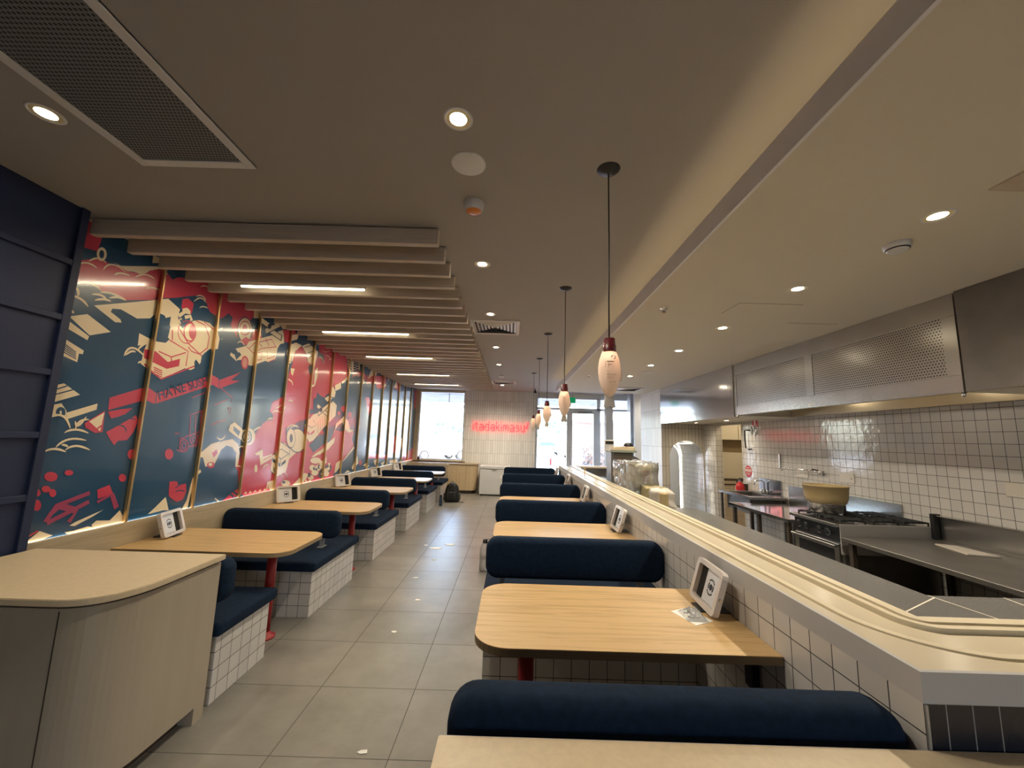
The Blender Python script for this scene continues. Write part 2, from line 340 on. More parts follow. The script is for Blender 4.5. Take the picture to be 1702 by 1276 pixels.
MURAL = [
('r','p','2.38 2.584 2.427 2.616 2.459 2.637 2.509 2.668 2.556 2.673 2.597 2.665 2.646 2.682 2.699 2.679 2.733 2.672 2.798 2.689 2.853 2.713 2.894 2.761 2.964 2.798 3.032 2.792 3.082 2.759 3.14 2.804 3.229 2.827 3.309 2.858 3.432 2.89 3.619 2.89 3.805 2.89 4.051 2.89 4.068 2.89 4.095 2.845 4.111 2.755 4.055 2.756 3.98 2.723 3.937 2.673 4.099 2.771 4.064 2.709 3.973 2.718 3.902 2.636 3.887 2.536 3.915 2.472 3.825 2.519 3.79 2.579 3.807 2.66 3.746 2.687 3.661 2.608 3.554 2.602 3.492 2.642 3.453 2.704 3.395 2.736 3.335 2.716 3.223 2.661 3.159 2.633 3.077 2.598 2.925 2.541 3.03 2.568 2.747 2.459 2.692 2.467 2.64 2.469 2.574 2.454 2.561 2.47 2.53 2.488 2.467 2.483 2.403 2.447'),
('r','p','2.4 2.89 2.441 2.89 2.517 2.849 2.501 2.714 2.405 2.696 2.393 2.821'),
('c','p','2.42 2.89 2.512 2.89 2.521 2.851 2.477 2.859'),
('r','p','4.619 1.699 4.478 1.628 4.412 1.55 4.349 1.474 4.183 1.379 4.183 1.285 4.105 1.151 4.161 1.124 4.191 0.96 4.257 0.882 4.32 0.84 4.784 0.84 4.818 0.847 5.234 0.845 5.683 0.847 6.414 0.842 6.333 1.099 6.034 1.501 5.581 1.815 5.186 1.685 5.011 1.616 4.661 1.681 4.558 1.658 4.439 1.59 4.331 1.5 4.228 1.422'),
('r','p','4.577 1.798 4.609 1.887 4.736 1.94 4.869 1.996 4.876 2.255 4.928 2.384 4.971 2.571 5.038 2.649 5.117 2.673 5.214 2.625 5.305 2.502 5.486 2.538 5.491 2.637 5.586 2.658 5.601 2.838 6.138 2.887 6.26 2.299 6.037 2.163 5.857 2.091 5.644 2.118 5.595 1.873 5.482 1.865 5.456 1.774 5.262 1.699 5.118 1.64 5.015 1.596 4.845 1.572 4.661 1.681 4.65 1.738 4.58 1.78 4.622 1.888'),
('r','p','5.554 2.835 5.793 2.874 6.064 2.865 6.546 2.849 6.623 2.486 6.412 2.365 6.16 2.287 5.999 2.183 5.872 2.068 5.704 2.09'),
('r','p','6.27 1.526 6.301 1.6 6.552 1.572 6.727 1.609 7.071 1.581 7.043 1.44 7.139 1.334 6.824 1.15 6.661 1.049 6.403 0.878 5.945 0.892 5.88 1.213 6.131 1.322'),
('r','p','6.816 2.633 6.957 2.67 7.139 2.689 7.405 2.683 7.499 2.569 7.299 2.552 6.975 2.588 6.841 2.519'),
('r','p','7.477 2.669 8.651 2.829 8.667 2.563 8.119 2.493 8.013 2.604 7.513 2.507'),
('r','p','9.354 2.843 9.799 2.89 9.802 2.639 9.347 2.649'),
('r','p','7.502 2.244 7.709 2.266 7.895 2.097 7.753 1.903 7.611 2.062'),
('r','p','7.881 1.165 9.259 1.067 9.178 0.996 7.904 1.061'),
('r','p','9.173 1.433 9.834 1.561 9.88 1.138 9.259 1.067'),
('r','p','10.22 0.943 11.5 1.195 11.5 1.501 11.5 1.582 11.5 0.848 10.685 0.849'),
('r','p','11.251 2.832 11.5 2.89 11.5 2.337 11.313 2.302'),
('r','p','6.653 1.959 6.652 1.944 6.644 1.931 6.629 1.919 6.609 1.91 6.585 1.904 6.56 1.902 6.535 1.905 6.512 1.911 6.493 1.92 6.48 1.932 6.474 1.945 6.475 1.959 6.482 1.972 6.496 1.984 6.516 1.993 6.539 1.999 6.565 2.001 6.59 1.999 6.614 1.994 6.633 1.984 6.647 1.972'),
('r','p','6.469 1.874 6.468 1.865 6.463 1.856 6.455 1.848 6.443 1.843 6.429 1.839 6.413 1.838 6.398 1.84 6.384 1.844 6.373 1.85 6.365 1.858 6.361 1.867 6.361 1.876 6.366 1.885 6.374 1.892 6.386 1.898 6.4 1.902 6.415 1.903 6.431 1.901 6.445 1.897 6.456 1.891 6.464 1.883'),
('r','p','6.935 1.874 6.935 1.859 6.928 1.846 6.914 1.834 6.896 1.825 6.873 1.819 6.85 1.818 6.826 1.821 6.804 1.828 6.787 1.838 6.774 1.85 6.768 1.864 6.768 1.879 6.775 1.893 6.788 1.904 6.806 1.914 6.828 1.919 6.852 1.921 6.876 1.918 6.898 1.912 6.916 1.901 6.929 1.889'),
('r','p','7.588 1.003 7.589 0.989 7.583 0.977 7.573 0.967 7.559 0.96 7.542 0.957 7.523 0.959 7.504 0.964 7.487 0.972 7.472 0.984 7.462 0.997 7.456 1.011 7.456 1.025 7.461 1.037 7.47 1.047 7.484 1.054 7.501 1.057 7.52 1.056 7.539 1.051 7.557 1.042 7.572 1.031 7.582 1.017'),
('c','p','2.56 2.722 2.561 2.708 2.559 2.694 2.555 2.681 2.549 2.67 2.541 2.663 2.533 2.659 2.524 2.659 2.515 2.662 2.508 2.67 2.503 2.68 2.499 2.692 2.498 2.706 2.5 2.72 2.504 2.732 2.51 2.743 2.517 2.751 2.526 2.755 2.535 2.756 2.543 2.752 2.551 2.745 2.556 2.735'),
('b','p','2.544 2.714 2.545 2.706 2.544 2.698 2.543 2.691 2.54 2.685 2.536 2.681 2.532 2.679 2.527 2.679 2.523 2.682 2.519 2.686 2.516 2.692 2.514 2.7 2.514 2.708 2.514 2.715 2.516 2.723 2.519 2.729 2.523 2.733 2.527 2.735 2.531 2.735 2.536 2.733 2.539 2.728 2.542 2.722'),
('c','p','2.613 2.689 2.666 2.686 3.023 2.844 3.018 2.798 2.964 2.798 2.884 2.75 2.853 2.713 2.81 2.688 2.765 2.685 2.712 2.668'),
('c','p','2.887 2.877 3.046 2.89 3.044 2.884 2.891 2.813'),
('c','p','2.539 2.348 2.693 2.278 2.738 2.289 2.724 2.309 2.652 2.34 2.658 2.366 2.717 2.381 2.844 2.352 2.946 2.386 2.966 2.414 3.024 2.451 3.065 2.446 3.075 2.43 3.186 2.479 3.197 2.542 3.078 2.593 2.75 2.442'),
('c','p','2.409 2.231 2.51 2.278 2.675 2.202 2.546 2.143'),
('c','p','2.408 2.204 2.544 2.136 2.538 2.108 2.408 2.154'),
('c','p','2.405 2.087 2.528 2.035 2.526 2.01 2.503 2.011 2.502 1.953 2.406 1.979'),
('b',0.006,'2.403 2.058 2.485 2.015'),
('b',0.006,'2.407 2.044 2.487 2.004'),
('b',0.006,'2.411 2.03 2.488 1.993'),
('b',0.006,'2.415 2.016 2.49 1.982'),
('b',0.006,'2.419 2.001 2.492 1.971'),
('c','p','2.879 2.249 2.986 2.226 2.979 2.195 2.884 2.154'),
('c',0.015,'2.412 2.445 2.429 2.461 2.447 2.473 2.465 2.481 2.484 2.485 2.504 2.485 2.524 2.482 2.546 2.474 2.567 2.462'),
('c',0.015,'2.41 2.43 2.417 2.426 2.422 2.421 2.427 2.415 2.431 2.409 2.434 2.401 2.436 2.392 2.437 2.382 2.437 2.371'),
('c',0.015,'2.408 2.366 2.422 2.367 2.435 2.366 2.448 2.364 2.46 2.36 2.472 2.355 2.484 2.347 2.495 2.338 2.506 2.327'),
('c',0.015,'2.514 2.415 2.529 2.422 2.542 2.427 2.555 2.43 2.568 2.431 2.579 2.43 2.59 2.427 2.6 2.422 2.609 2.415'),
('c',0.015,'2.56 2.448 2.578 2.456 2.598 2.462 2.618 2.466 2.64 2.469 2.664 2.469 2.688 2.467 2.714 2.464 2.742 2.458'),
('c',0.015,'2.538 2.384 2.551 2.392 2.565 2.4 2.578 2.405 2.591 2.41 2.603 2.413 2.616 2.414 2.628 2.414 2.64 2.413'),
('c',0.015,'2.626 2.432 2.641 2.441 2.655 2.448 2.669 2.454 2.683 2.458 2.697 2.46 2.711 2.461 2.724 2.459 2.737 2.456'),
('c',0.015,'2.407 2.268 2.411 2.269 2.414 2.269 2.417 2.269 2.42 2.268 2.423 2.266 2.425 2.264 2.428 2.26 2.43 2.257'),
('c',0.015,'2.794 2.057 2.802 2.086 2.814 2.108 2.829 2.122 2.848 2.129 2.87 2.128 2.897 2.119 2.928 2.101 2.962 2.075'),
('c',0.015,'2.803 2.064 2.813 2.076 2.823 2.086 2.832 2.094 2.841 2.1 2.85 2.104 2.859 2.105 2.867 2.105 2.875 2.102'),
('c',0.015,'2.889 2.122 2.898 2.138 2.908 2.153 2.92 2.166 2.933 2.178 2.948 2.187 2.964 2.195 2.982 2.202 3.002 2.206'),
('c',0.015,'2.906 2.024 2.912 2.031 2.919 2.035 2.925 2.039 2.932 2.041 2.94 2.042 2.947 2.041 2.955 2.039 2.963 2.036'),
('c',0.01125,'2.399 2.573 2.412 2.586 2.426 2.596 2.44 2.604 2.455 2.609 2.469 2.611 2.484 2.611 2.5 2.607 2.516 2.601'),
('c',0.01125,'2.461 2.622 2.472 2.638 2.484 2.651 2.496 2.661 2.509 2.668 2.523 2.671 2.537 2.672 2.552 2.668 2.568 2.662'),
('c',0.01125,'2.557 2.609 2.565 2.631 2.576 2.648 2.59 2.661 2.607 2.669 2.626 2.673 2.648 2.673 2.674 2.668 2.703 2.658'),
('c',0.01125,'2.633 2.605 2.641 2.614 2.651 2.622 2.662 2.629 2.675 2.635 2.688 2.639 2.703 2.642 2.72 2.644 2.738 2.645'),
('c',0.01125,'2.781 2.653 2.8 2.67 2.818 2.684 2.837 2.695 2.855 2.702 2.874 2.706 2.893 2.707 2.911 2.705 2.93 2.699'),
('c',0.01125,'2.873 2.598 2.886 2.608 2.9 2.616 2.914 2.622 2.93 2.627 2.946 2.63 2.963 2.631 2.981 2.63 3 2.628'),
('c',0.01125,'2.895 2.755 2.912 2.772 2.929 2.786 2.947 2.795 2.964 2.801 2.981 2.802 2.999 2.799 3.017 2.792 3.034 2.78'),
('c','p','3.349 2.49 3.408 2.513 3.526 2.523 3.634 2.477 3.672 2.409 3.667 2.308 3.569 2.286 3.522 2.243 3.489 2.204 3.487 2.141 3.477 2.124 3.432 2.161 3.418 2.138 3.428 2.079 3.389 2.056 3.328 2.061 3.119 1.935 3.042 1.973 2.929 2.024 2.938 2.131 2.961 2.217 3.109 2.231 3.14 2.268 3.121 2.282 3.121 2.458 3.186 2.479 3.201 2.425 3.247 2.389 3.266 2.414'),
('r','p','2.937 2.14 3.037 2.145 3.156 2.082 3.267 2.132 3.268 2.069 3.155 2.025 2.948 2.072'),
('r','p','3.39 2.399 3.392 2.381 3.39 2.364 3.385 2.349 3.378 2.337 3.368 2.33 3.358 2.327 3.346 2.329 3.336 2.336 3.327 2.347 3.32 2.362 3.315 2.378 3.314 2.395 3.315 2.412 3.32 2.427 3.327 2.439 3.337 2.447 3.347 2.45 3.358 2.448 3.369 2.441 3.378 2.43 3.386 2.416'),
('r',0.012,'3.387 2.398 3.388 2.375 3.384 2.353 3.376 2.333 3.363 2.317 3.348 2.306 3.33 2.302 3.313 2.304 3.297 2.312 3.283 2.326 3.273 2.344 3.266 2.365 3.265 2.387 3.268 2.408 3.276 2.428 3.288 2.444 3.304 2.455 3.321 2.46 3.338 2.459 3.355 2.451 3.369 2.438 3.38 2.419 3.387 2.398'),
('r',0.008,'3.39 2.399 3.391 2.37 3.385 2.341 3.371 2.316 3.351 2.295 3.327 2.281 3.301 2.275 3.275 2.276 3.251 2.285 3.231 2.302 3.216 2.323 3.208 2.349 3.207 2.376 3.213 2.403 3.226 2.428 3.244 2.449 3.267 2.464 3.293 2.472 3.32 2.472 3.345 2.464 3.366 2.448 3.382 2.425 3.39 2.399'),
('r',0.01,'3.373 2.497 3.479 2.487 3.542 2.397 3.541 2.29 3.461 2.214 3.372 2.22 3.33 2.251'),
('r',0.01,'3.461 2.514 3.591 2.476 3.63 2.376 3.622 2.298'),
('r',0.01,'3.141 2.263 3.337 2.212 3.336 2.082'),
('r',0.01,'3.061 2.15 3.18 2.129 3.316 2.197'),
('r',0.01,'3.18 2.129 3.187 2.092'),
('r',0.012,'2.956 2.029 3.042 1.973 3.119 1.935 3.425 2.098'),
('r',0.01,'3.152 2.352 3.167 2.27'),
('r',0.01,'3.2 2.395 3.325 2.28 3.489 2.204'),
('r',0.008,'3.039 2.018 3.118 2'),
('r',0.008,'3.042 2.002 3.121 1.984'),
('r',0.008,'3.045 1.986 3.123 1.967'),
('r',0.008,'3.047 1.97 3.126 1.951'),
('b','p','3.075 2.43 3.122 2.454 3.115 2.38 3.132 2.375 3.122 2.277 3.039 2.219 3.049 2.398'),
('b','p','3.074 2.589 3.169 2.639 3.255 2.679 3.335 2.714 3.404 2.686 3.473 2.668 3.508 2.626 3.595 2.61 3.661 2.608 3.649 2.47 3.526 2.523 3.395 2.515 3.285 2.511 3.197 2.542'),
('r','p','3.204 2.634 3.258 2.664 3.323 2.637 3.316 2.541 3.252 2.561 3.206 2.555'),
('c',0.03,'3.191 2.481 3.244 2.538 3.302 2.547'),
('c',0.03,'3.21 2.467 3.24 2.427 3.192 2.442'),
('c',0.03,'3.253 2.491 3.308 2.518 3.326 2.483'),
('c',0.03,'3.221 2.54 3.263 2.565 3.289 2.553'),
('b',0.02,'3.217 2.46 3.242 2.417'),
('b',0.02,'3.253 2.421 3.259 2.452'),
('c',0.012,'3.32 2.656 3.337 2.677 3.353 2.693 3.37 2.705 3.386 2.712 3.403 2.714 3.419 2.712 3.435 2.705 3.451 2.693'),
('c',0.012,'3.389 2.623 3.398 2.631 3.408 2.638 3.419 2.644 3.43 2.648 3.442 2.65 3.455 2.652 3.469 2.651 3.483 2.65'),
('c',0.012,'3.336 2.709 3.351 2.72 3.366 2.729 3.381 2.734 3.395 2.736 3.409 2.735 3.422 2.731 3.435 2.724 3.448 2.713'),
('c',0.012,'3.369 2.811 3.38 2.82 3.391 2.828 3.403 2.834 3.416 2.839 3.429 2.841 3.443 2.843 3.458 2.842 3.473 2.84'),
('c',0.015,'3.64 2.479 3.662 2.499 3.685 2.514 3.707 2.523 3.729 2.526 3.751 2.524 3.774 2.516 3.796 2.502 3.818 2.482'),
('c',0.015,'3.752 2.396 3.766 2.425 3.781 2.447 3.798 2.462 3.817 2.47 3.838 2.471 3.862 2.465 3.887 2.451 3.914 2.43'),
('c',0.015,'3.697 2.41 3.706 2.419 3.714 2.425 3.723 2.429 3.731 2.43 3.739 2.429 3.747 2.425 3.755 2.419 3.762 2.41'),
('c',0.015,'3.713 2.364 3.725 2.374 3.739 2.381 3.754 2.386 3.769 2.389 3.786 2.389 3.804 2.386 3.823 2.38 3.843 2.372'),
('c','p','4.106 2.622 4.109 2.583 4.102 2.546 4.087 2.512 4.065 2.486 4.038 2.468 4.008 2.461 3.978 2.464 3.95 2.477 3.927 2.5 3.909 2.529 3.898 2.563 3.896 2.599 3.902 2.635 3.916 2.668 3.936 2.694 3.962 2.713 3.991 2.723 4.022 2.721 4.051 2.709 4.076 2.687 4.095 2.657'),
('k',0.01,'4.106 2.622 4.109 2.583 4.102 2.546 4.087 2.512 4.065 2.486 4.038 2.468 4.008 2.461 3.978 2.464 3.95 2.477 3.927 2.5 3.909 2.529 3.898 2.563 3.896 2.599 3.902 2.635 3.916 2.668 3.936 2.694 3.962 2.713 3.991 2.723 4.022 2.721 4.051 2.709 4.076 2.687 4.095 2.657 4.106 2.622'),
('r',0.012,'4.073 2.631 4.074 2.61 4.068 2.589 4.056 2.57 4.04 2.554 4.02 2.543 3.999 2.537 3.977 2.537 3.957 2.543 3.941 2.554 3.929 2.569 3.923 2.588 3.922 2.608 3.927 2.628 3.938 2.647 3.954 2.663 3.973 2.675 3.995 2.681 4.016 2.682 4.037 2.677 4.054 2.666 4.067 2.65 4.073 2.631'),
('r','p','4.031 2.615 4.032 2.603 4.029 2.591 4.024 2.58 4.016 2.572 4.006 2.566 3.996 2.563 3.985 2.563 3.976 2.567 3.967 2.574 3.961 2.583 3.957 2.594 3.957 2.606 3.959 2.617 3.964 2.628 3.972 2.637 3.981 2.643 3.992 2.646 4.002 2.646 4.012 2.642 4.021 2.636 4.027 2.626'),
('b','p','3.663 2.598 3.746 2.687 3.807 2.66 3.79 2.579 3.915 2.472 3.972 2.439 3.918 2.366 3.704 2.328 3.706 2.486'),
('r','p','3.951 2.457 4.026 2.525 4.102 2.508 4.121 2.601 4.22 2.692 4.292 2.569 4.106 2.484 4.026 2.427'),
('c',0.0105,'3.949 2.469 3.967 2.49 3.985 2.507 4.005 2.52 4.026 2.527 4.047 2.531 4.07 2.529 4.094 2.523 4.119 2.512'),
('c',0.0105,'4.072 2.568 4.097 2.597 4.122 2.618 4.146 2.632 4.171 2.64 4.195 2.64 4.22 2.633 4.244 2.618 4.267 2.595'),
('c',0.0105,'3.915 2.425 3.928 2.438 3.942 2.448 3.955 2.454 3.969 2.456 3.983 2.453 3.998 2.447 4.012 2.436 4.027 2.422'),
('c','p','3.881 2.293 3.904 2.369 4.048 2.429 4.078 2.483 4.262 2.568 4.479 2.665 4.568 2.731 4.665 2.779 4.713 2.62 4.59 2.528 4.573 2.39 4.444 2.334 4.396 2.339 4.165 2.237 4.082 2.24 4.023 2.278 3.926 2.25'),
('p','p','4.109 2.263 4.11 2.245 4.107 2.228 4.101 2.213 4.09 2.202 4.078 2.194 4.064 2.192 4.05 2.194 4.037 2.202 4.025 2.213 4.017 2.228 4.012 2.244 4.011 2.262 4.013 2.279 4.02 2.294 4.03 2.306 4.042 2.313 4.056 2.316 4.07 2.314 4.083 2.307 4.095 2.295 4.104 2.281'),
('r',0.016,'4.109 2.263 4.11 2.245 4.107 2.228 4.101 2.213 4.09 2.202 4.078 2.194 4.064 2.192 4.05 2.194 4.037 2.202 4.025 2.213 4.017 2.228 4.012 2.244 4.011 2.262 4.013 2.279 4.02 2.294 4.03 2.306 4.042 2.313 4.056 2.316 4.07 2.314 4.083 2.307 4.095 2.295 4.104 2.281 4.109 2.263'),
('c','p','4.08 2.258 4.081 2.25 4.08 2.242 4.077 2.235 4.073 2.23 4.068 2.227 4.062 2.225 4.056 2.227 4.05 2.23 4.045 2.235 4.042 2.242 4.039 2.25 4.039 2.258 4.04 2.266 4.043 2.272 4.047 2.278 4.052 2.281 4.058 2.282 4.064 2.281 4.069 2.278 4.074 2.272 4.078 2.266'),
('r',0.01,'4.073 2.256 4.073 2.251 4.072 2.246 4.071 2.242 4.068 2.239 4.065 2.237 4.061 2.236 4.057 2.237 4.054 2.239 4.051 2.242 4.049 2.246 4.047 2.251 4.047 2.256 4.047 2.261 4.049 2.265 4.052 2.269 4.055 2.271 4.058 2.272 4.062 2.271 4.066 2.269 4.069 2.265 4.071 2.261 4.073 2.256'),
('r',0.009,'4.062 2.424 4.181 2.376 4.297 2.46 4.561 2.542'),
('r',0.009,'4.104 2.415 4.161 2.485 4.457 2.608 4.553 2.54'),
('r',0.009,'4.196 2.527 4.308 2.482'),
('r',0.009,'4.349 2.59 4.425 2.52'),
('r',0.009,'4.208 2.306 4.222 2.385 4.319 2.426 4.32 2.338 4.208 2.306'),
('r',0.009,'4.408 2.445 4.422 2.369 4.558 2.427'),
('r',0.009,'4.444 2.334 4.579 2.401'),
('b','p','4.59 2.528 4.63 2.589 4.712 2.625 4.806 2.621 4.84 2.542 4.882 2.223 4.604 2.18 4.573 2.39'),
('b','p','3.83 2.311 3.918 2.366 3.993 2.323 3.909 2.235'),
('c','p','3.838 2.313 3.896 2.302 3.94 2.241 3.835 2.283'),
('c','p','3.901 2.368 4.028 2.416 4.018 2.377 3.94 2.335'),
('k',0.075,'4.424 2.701 4.65 2.668'),
('c',0.055,'4.424 2.701 4.632 2.672'),
('k',0.075,'4.194 2.776 4.382 2.749'),
('c',0.055,'4.211 2.775 4.382 2.749'),
('k',0.07,'4.328 2.664 4.616 2.845'),
('c',0.05,'4.334 2.669 4.609 2.839'),
('k',0.03,'4.564 2.845 4.653 2.792'),
('k','p','4.425 2.752 4.425 2.743 4.423 2.735 4.418 2.727 4.41 2.72 4.402 2.715 4.392 2.712 4.383 2.712 4.374 2.714 4.367 2.719 4.361 2.725 4.358 2.732 4.358 2.741 4.361 2.749 4.366 2.757 4.373 2.764 4.381 2.769 4.391 2.772 4.401 2.772 4.409 2.77 4.417 2.766 4.422 2.76'),
('c','p','4.093 2.854 4.248 2.887 4.236 2.785 4.111 2.755'),
('c','p','4.429 2.845 4.832 2.882 4.84 2.839 4.646 2.784 4.546 2.85'),
('r','p','4.656 2.776 4.915 2.861 4.93 2.786 4.84 2.74 4.852 2.677 4.729 2.635'),
('c','p','4.828 2.753 5.043 2.839 4.998 2.747 4.869 2.692'),
('b','p','5.021 2.845 5.366 2.89 5.439 2.774 5.256 2.754 5.114 2.69 4.968 2.694'),
('c','p','4.824 2.626 4.968 2.694 5.114 2.69 4.969 2.582 4.935 2.452 4.887 2.398 4.815 2.428 4.777 2.528'),
('k',0.012,'4.802 2.544 4.904 2.512 4.901 2.423 4.822 2.44 4.795 2.532'),
('c','p','5.115 2.684 5.277 2.759 5.449 2.727 5.553 2.701 5.51 2.542 5.482 2.439 5.376 2.492 5.305 2.502 5.24 2.607'),
('k',0.01,'5.181 2.682 5.393 2.763'),
('k',0.01,'5.281 2.628 5.5 2.714'),
('k',0.01,'5.311 2.587 5.472 2.609'),
('b','p','5.336 2.46 5.445 2.505 5.466 2.399 5.409 2.329 5.339 2.389'),
('c','p','5.51 2.419 5.584 2.482 5.601 2.335 5.553 2.205 5.464 2.169 5.4 2.196 5.525 2.22'),
('b','p','5.565 2.703 5.723 2.687 5.764 2.553 5.64 2.644 5.555 2.626'),
('c',0.015,'5.579 2.631 5.612 2.638 5.643 2.64 5.671 2.637 5.695 2.63 5.717 2.618 5.736 2.601 5.751 2.579 5.764 2.553'),
('c','p','4.906 2.347 5.003 2.354 4.972 2.259 4.93 2.275'),
('c',0.02,'4.886 2.202 4.967 2.182 4.995 2.141'),
('c',0.009000000000000001,'5.666 2.777 5.679 2.76 5.698 2.749 5.722 2.744 5.752 2.745 5.788 2.752 5.83 2.766 5.878 2.786 5.933 2.812'),
('c',0.009000000000000001,'5.788 2.701 5.817 2.705 5.845 2.706 5.873 2.704 5.9 2.698 5.925 2.688 5.95 2.675 5.975 2.658 5.998 2.638'),
('c',0.009000000000000001,'5.883 2.642 5.907 2.659 5.933 2.673 5.96 2.683 5.987 2.689 6.016 2.692 6.046 2.69 6.077 2.684 6.109 2.673'),
('c',0.015,'4.623 1.76 4.644 1.771 4.665 1.779 4.685 1.785 4.705 1.789 4.723 1.79 4.74 1.789 4.757 1.785 4.772 1.779'),
('c',0.015,'4.699 1.817 4.723 1.829 4.746 1.84 4.768 1.852 4.789 1.863 4.81 1.875 4.83 1.887 4.848 1.898 4.866 1.91'),
('c',0.015,'4.772 1.779 4.789 1.779 4.805 1.782 4.821 1.788 4.836 1.798 4.85 1.811 4.864 1.828 4.878 1.848 4.891 1.872'),
('c',0.015,'4.556 1.667 4.564 1.677 4.573 1.685 4.584 1.691 4.596 1.695 4.61 1.697 4.625 1.697 4.641 1.695 4.659 1.691'),
('c',0.015,'4.933 1.931 4.945 1.936 4.958 1.939 4.972 1.941 4.985 1.941 4.999 1.941 5.013 1.939 5.028 1.936 5.043 1.931'),
('r','p','2.742 1.746 2.983 1.85 3.011 1.757 2.746 1.659'),
('r','p','2.991 1.851 3.025 1.852 3.101 1.816 3.115 1.738 3.083 1.735 3.01 1.76'),
('r','p','3.094 1.817 3.638 2.054 3.665 1.964 3.108 1.737 3.081 1.736 3.068 1.814'),
('r','p','3.638 2.054 3.728 2.031 3.752 1.937 3.665 1.964'),
('r','p','3.731 2.017 4.018 2.143 3.887 2.04 4.025 2.054 3.749 1.937'),
('b',0.008,'2.991 1.851 3.01 1.76'),
('b',0.008,'3.099 1.819 3.102 1.738'),
('b',0.008,'3.728 2.031 3.752 1.937'),
('b','t','3.126 1.764 3.641 1.98'),
('q',0.012,'3.449 1.819 3.65 1.909'),
('q',0.012,'3.773 1.946 3.942 1.87 3.935 1.823'),
('q',0.012,'3.716 1.776 3.883 1.847'),
('q',0.012,'3.476 1.492 3.457 1.67 3.583 1.713'),
('q',0.012,'3.536 1.503 3.512 1.673'),
('q',0.012,'3.588 1.534 3.57 1.712'),
('q',0.012,'3.395 1.376 3.384 1.472'),
('q',0.012,'3.398 1.463 3.646 1.545'),
('q',0.012,'3.363 1.368 3.43 1.347 3.493 1.393 3.568 1.392 3.574 1.503'),
('q',0.012,'3.721 1.589 3.801 1.625 3.889 1.64'),
('q',0.012,'3.898 1.763 3.941 1.698 3.945 1.767 3.898 1.763'),
('q',0.012,'3.323 1.5 3.366 1.51'),
('q',0.014,'3.48 1.402 3.48 1.387 3.477 1.374 3.47 1.363 3.461 1.356 3.449 1.352 3.436 1.353 3.423 1.357 3.411 1.365 3.401 1.376 3.394 1.389 3.39 1.403 3.389 1.417 3.392 1.43 3.398 1.441 3.407 1.448 3.419 1.452 3.432 1.452 3.445 1.448 3.457 1.44 3.467 1.429 3.475 1.416 3.48 1.402'),
('q',0.012,'3.455 1.402 3.456 1.395 3.454 1.388 3.451 1.383 3.447 1.379 3.441 1.377 3.435 1.377 3.429 1.38 3.423 1.384 3.419 1.389 3.415 1.396 3.413 1.403 3.412 1.41 3.414 1.416 3.417 1.422 3.421 1.425 3.427 1.427 3.433 1.427 3.439 1.425 3.445 1.421 3.45 1.416 3.453 1.409 3.455 1.402'),
('q',0.014,'3.576 1.452 3.576 1.439 3.573 1.426 3.567 1.416 3.558 1.408 3.547 1.405 3.535 1.405 3.522 1.409 3.511 1.417 3.501 1.427 3.494 1.439 3.49 1.453 3.489 1.466 3.492 1.478 3.498 1.489 3.507 1.496 3.518 1.5 3.53 1.5 3.542 1.496 3.554 1.489 3.564 1.479 3.571 1.466 3.576 1.452'),
('q',0.012,'3.551 1.452 3.552 1.446 3.55 1.44 3.548 1.436 3.544 1.432 3.539 1.431 3.534 1.431 3.528 1.433 3.523 1.436 3.519 1.441 3.515 1.446 3.514 1.453 3.513 1.459 3.514 1.464 3.517 1.469 3.521 1.472 3.526 1.474 3.531 1.474 3.537 1.472 3.542 1.469 3.546 1.464 3.549 1.459 3.551 1.452'),
('c','p','3.665 1.287 3.761 1.367 3.811 1.408 3.894 1.44 4.017 1.456 4.11 1.404 4.153 1.31 4.148 1.194 4.109 1.18 4.101 1.312 4.033 1.371 3.949 1.395 3.88 1.353 3.843 1.268 3.816 1.216 3.707 1.202'),
('r','p','3.768 1.324 3.819 1.36 3.841 1.322 3.797 1.281'),
('r','p','3.824 1.21 3.824 1.202 3.819 1.194 3.811 1.189 3.8 1.185 3.786 1.183 3.772 1.185 3.758 1.188 3.746 1.193 3.735 1.2 3.728 1.208 3.725 1.217 3.725 1.225 3.73 1.232 3.738 1.238 3.749 1.242 3.762 1.243 3.776 1.242 3.79 1.239 3.803 1.234 3.813 1.227 3.821 1.219'),
('c','p','3.792 1.218 3.791 1.213 3.789 1.209 3.785 1.205 3.779 1.203 3.772 1.202 3.765 1.203 3.758 1.205 3.752 1.208 3.746 1.212 3.742 1.216 3.741 1.221 3.741 1.226 3.743 1.23 3.747 1.233 3.753 1.235 3.759 1.236 3.766 1.236 3.774 1.234 3.78 1.231 3.786 1.227 3.79 1.222'),
('c','p','3.583 1.306 3.654 1.349 3.739 1.409 3.864 1.44 3.84 1.408 3.665 1.287'),
('b','p','3.949 1.395 4.033 1.371 4.101 1.312 4.109 1.18 4.161 1.124 4.199 0.959 4.114 0.924 3.872 0.903 3.799 1.154 3.843 1.268 3.88 1.353'),
('c','p','3.946 1.541 3.96 1.597 4.019 1.628 4.18 1.539 4.172 1.438 4.008 1.508'),
('b','p','4.01 1.588 4.121 1.532 4.103 1.485 4.018 1.542'),
('c','p','4.37 1.48 4.37 1.454 4.361 1.43 4.342 1.411 4.317 1.397 4.287 1.39 4.255 1.391 4.223 1.398 4.194 1.413 4.17 1.432 4.153 1.455 4.144 1.48 4.144 1.504 4.152 1.527 4.169 1.547 4.193 1.561 4.222 1.569 4.254 1.57 4.286 1.563 4.317 1.55 4.342 1.53 4.361 1.507'),
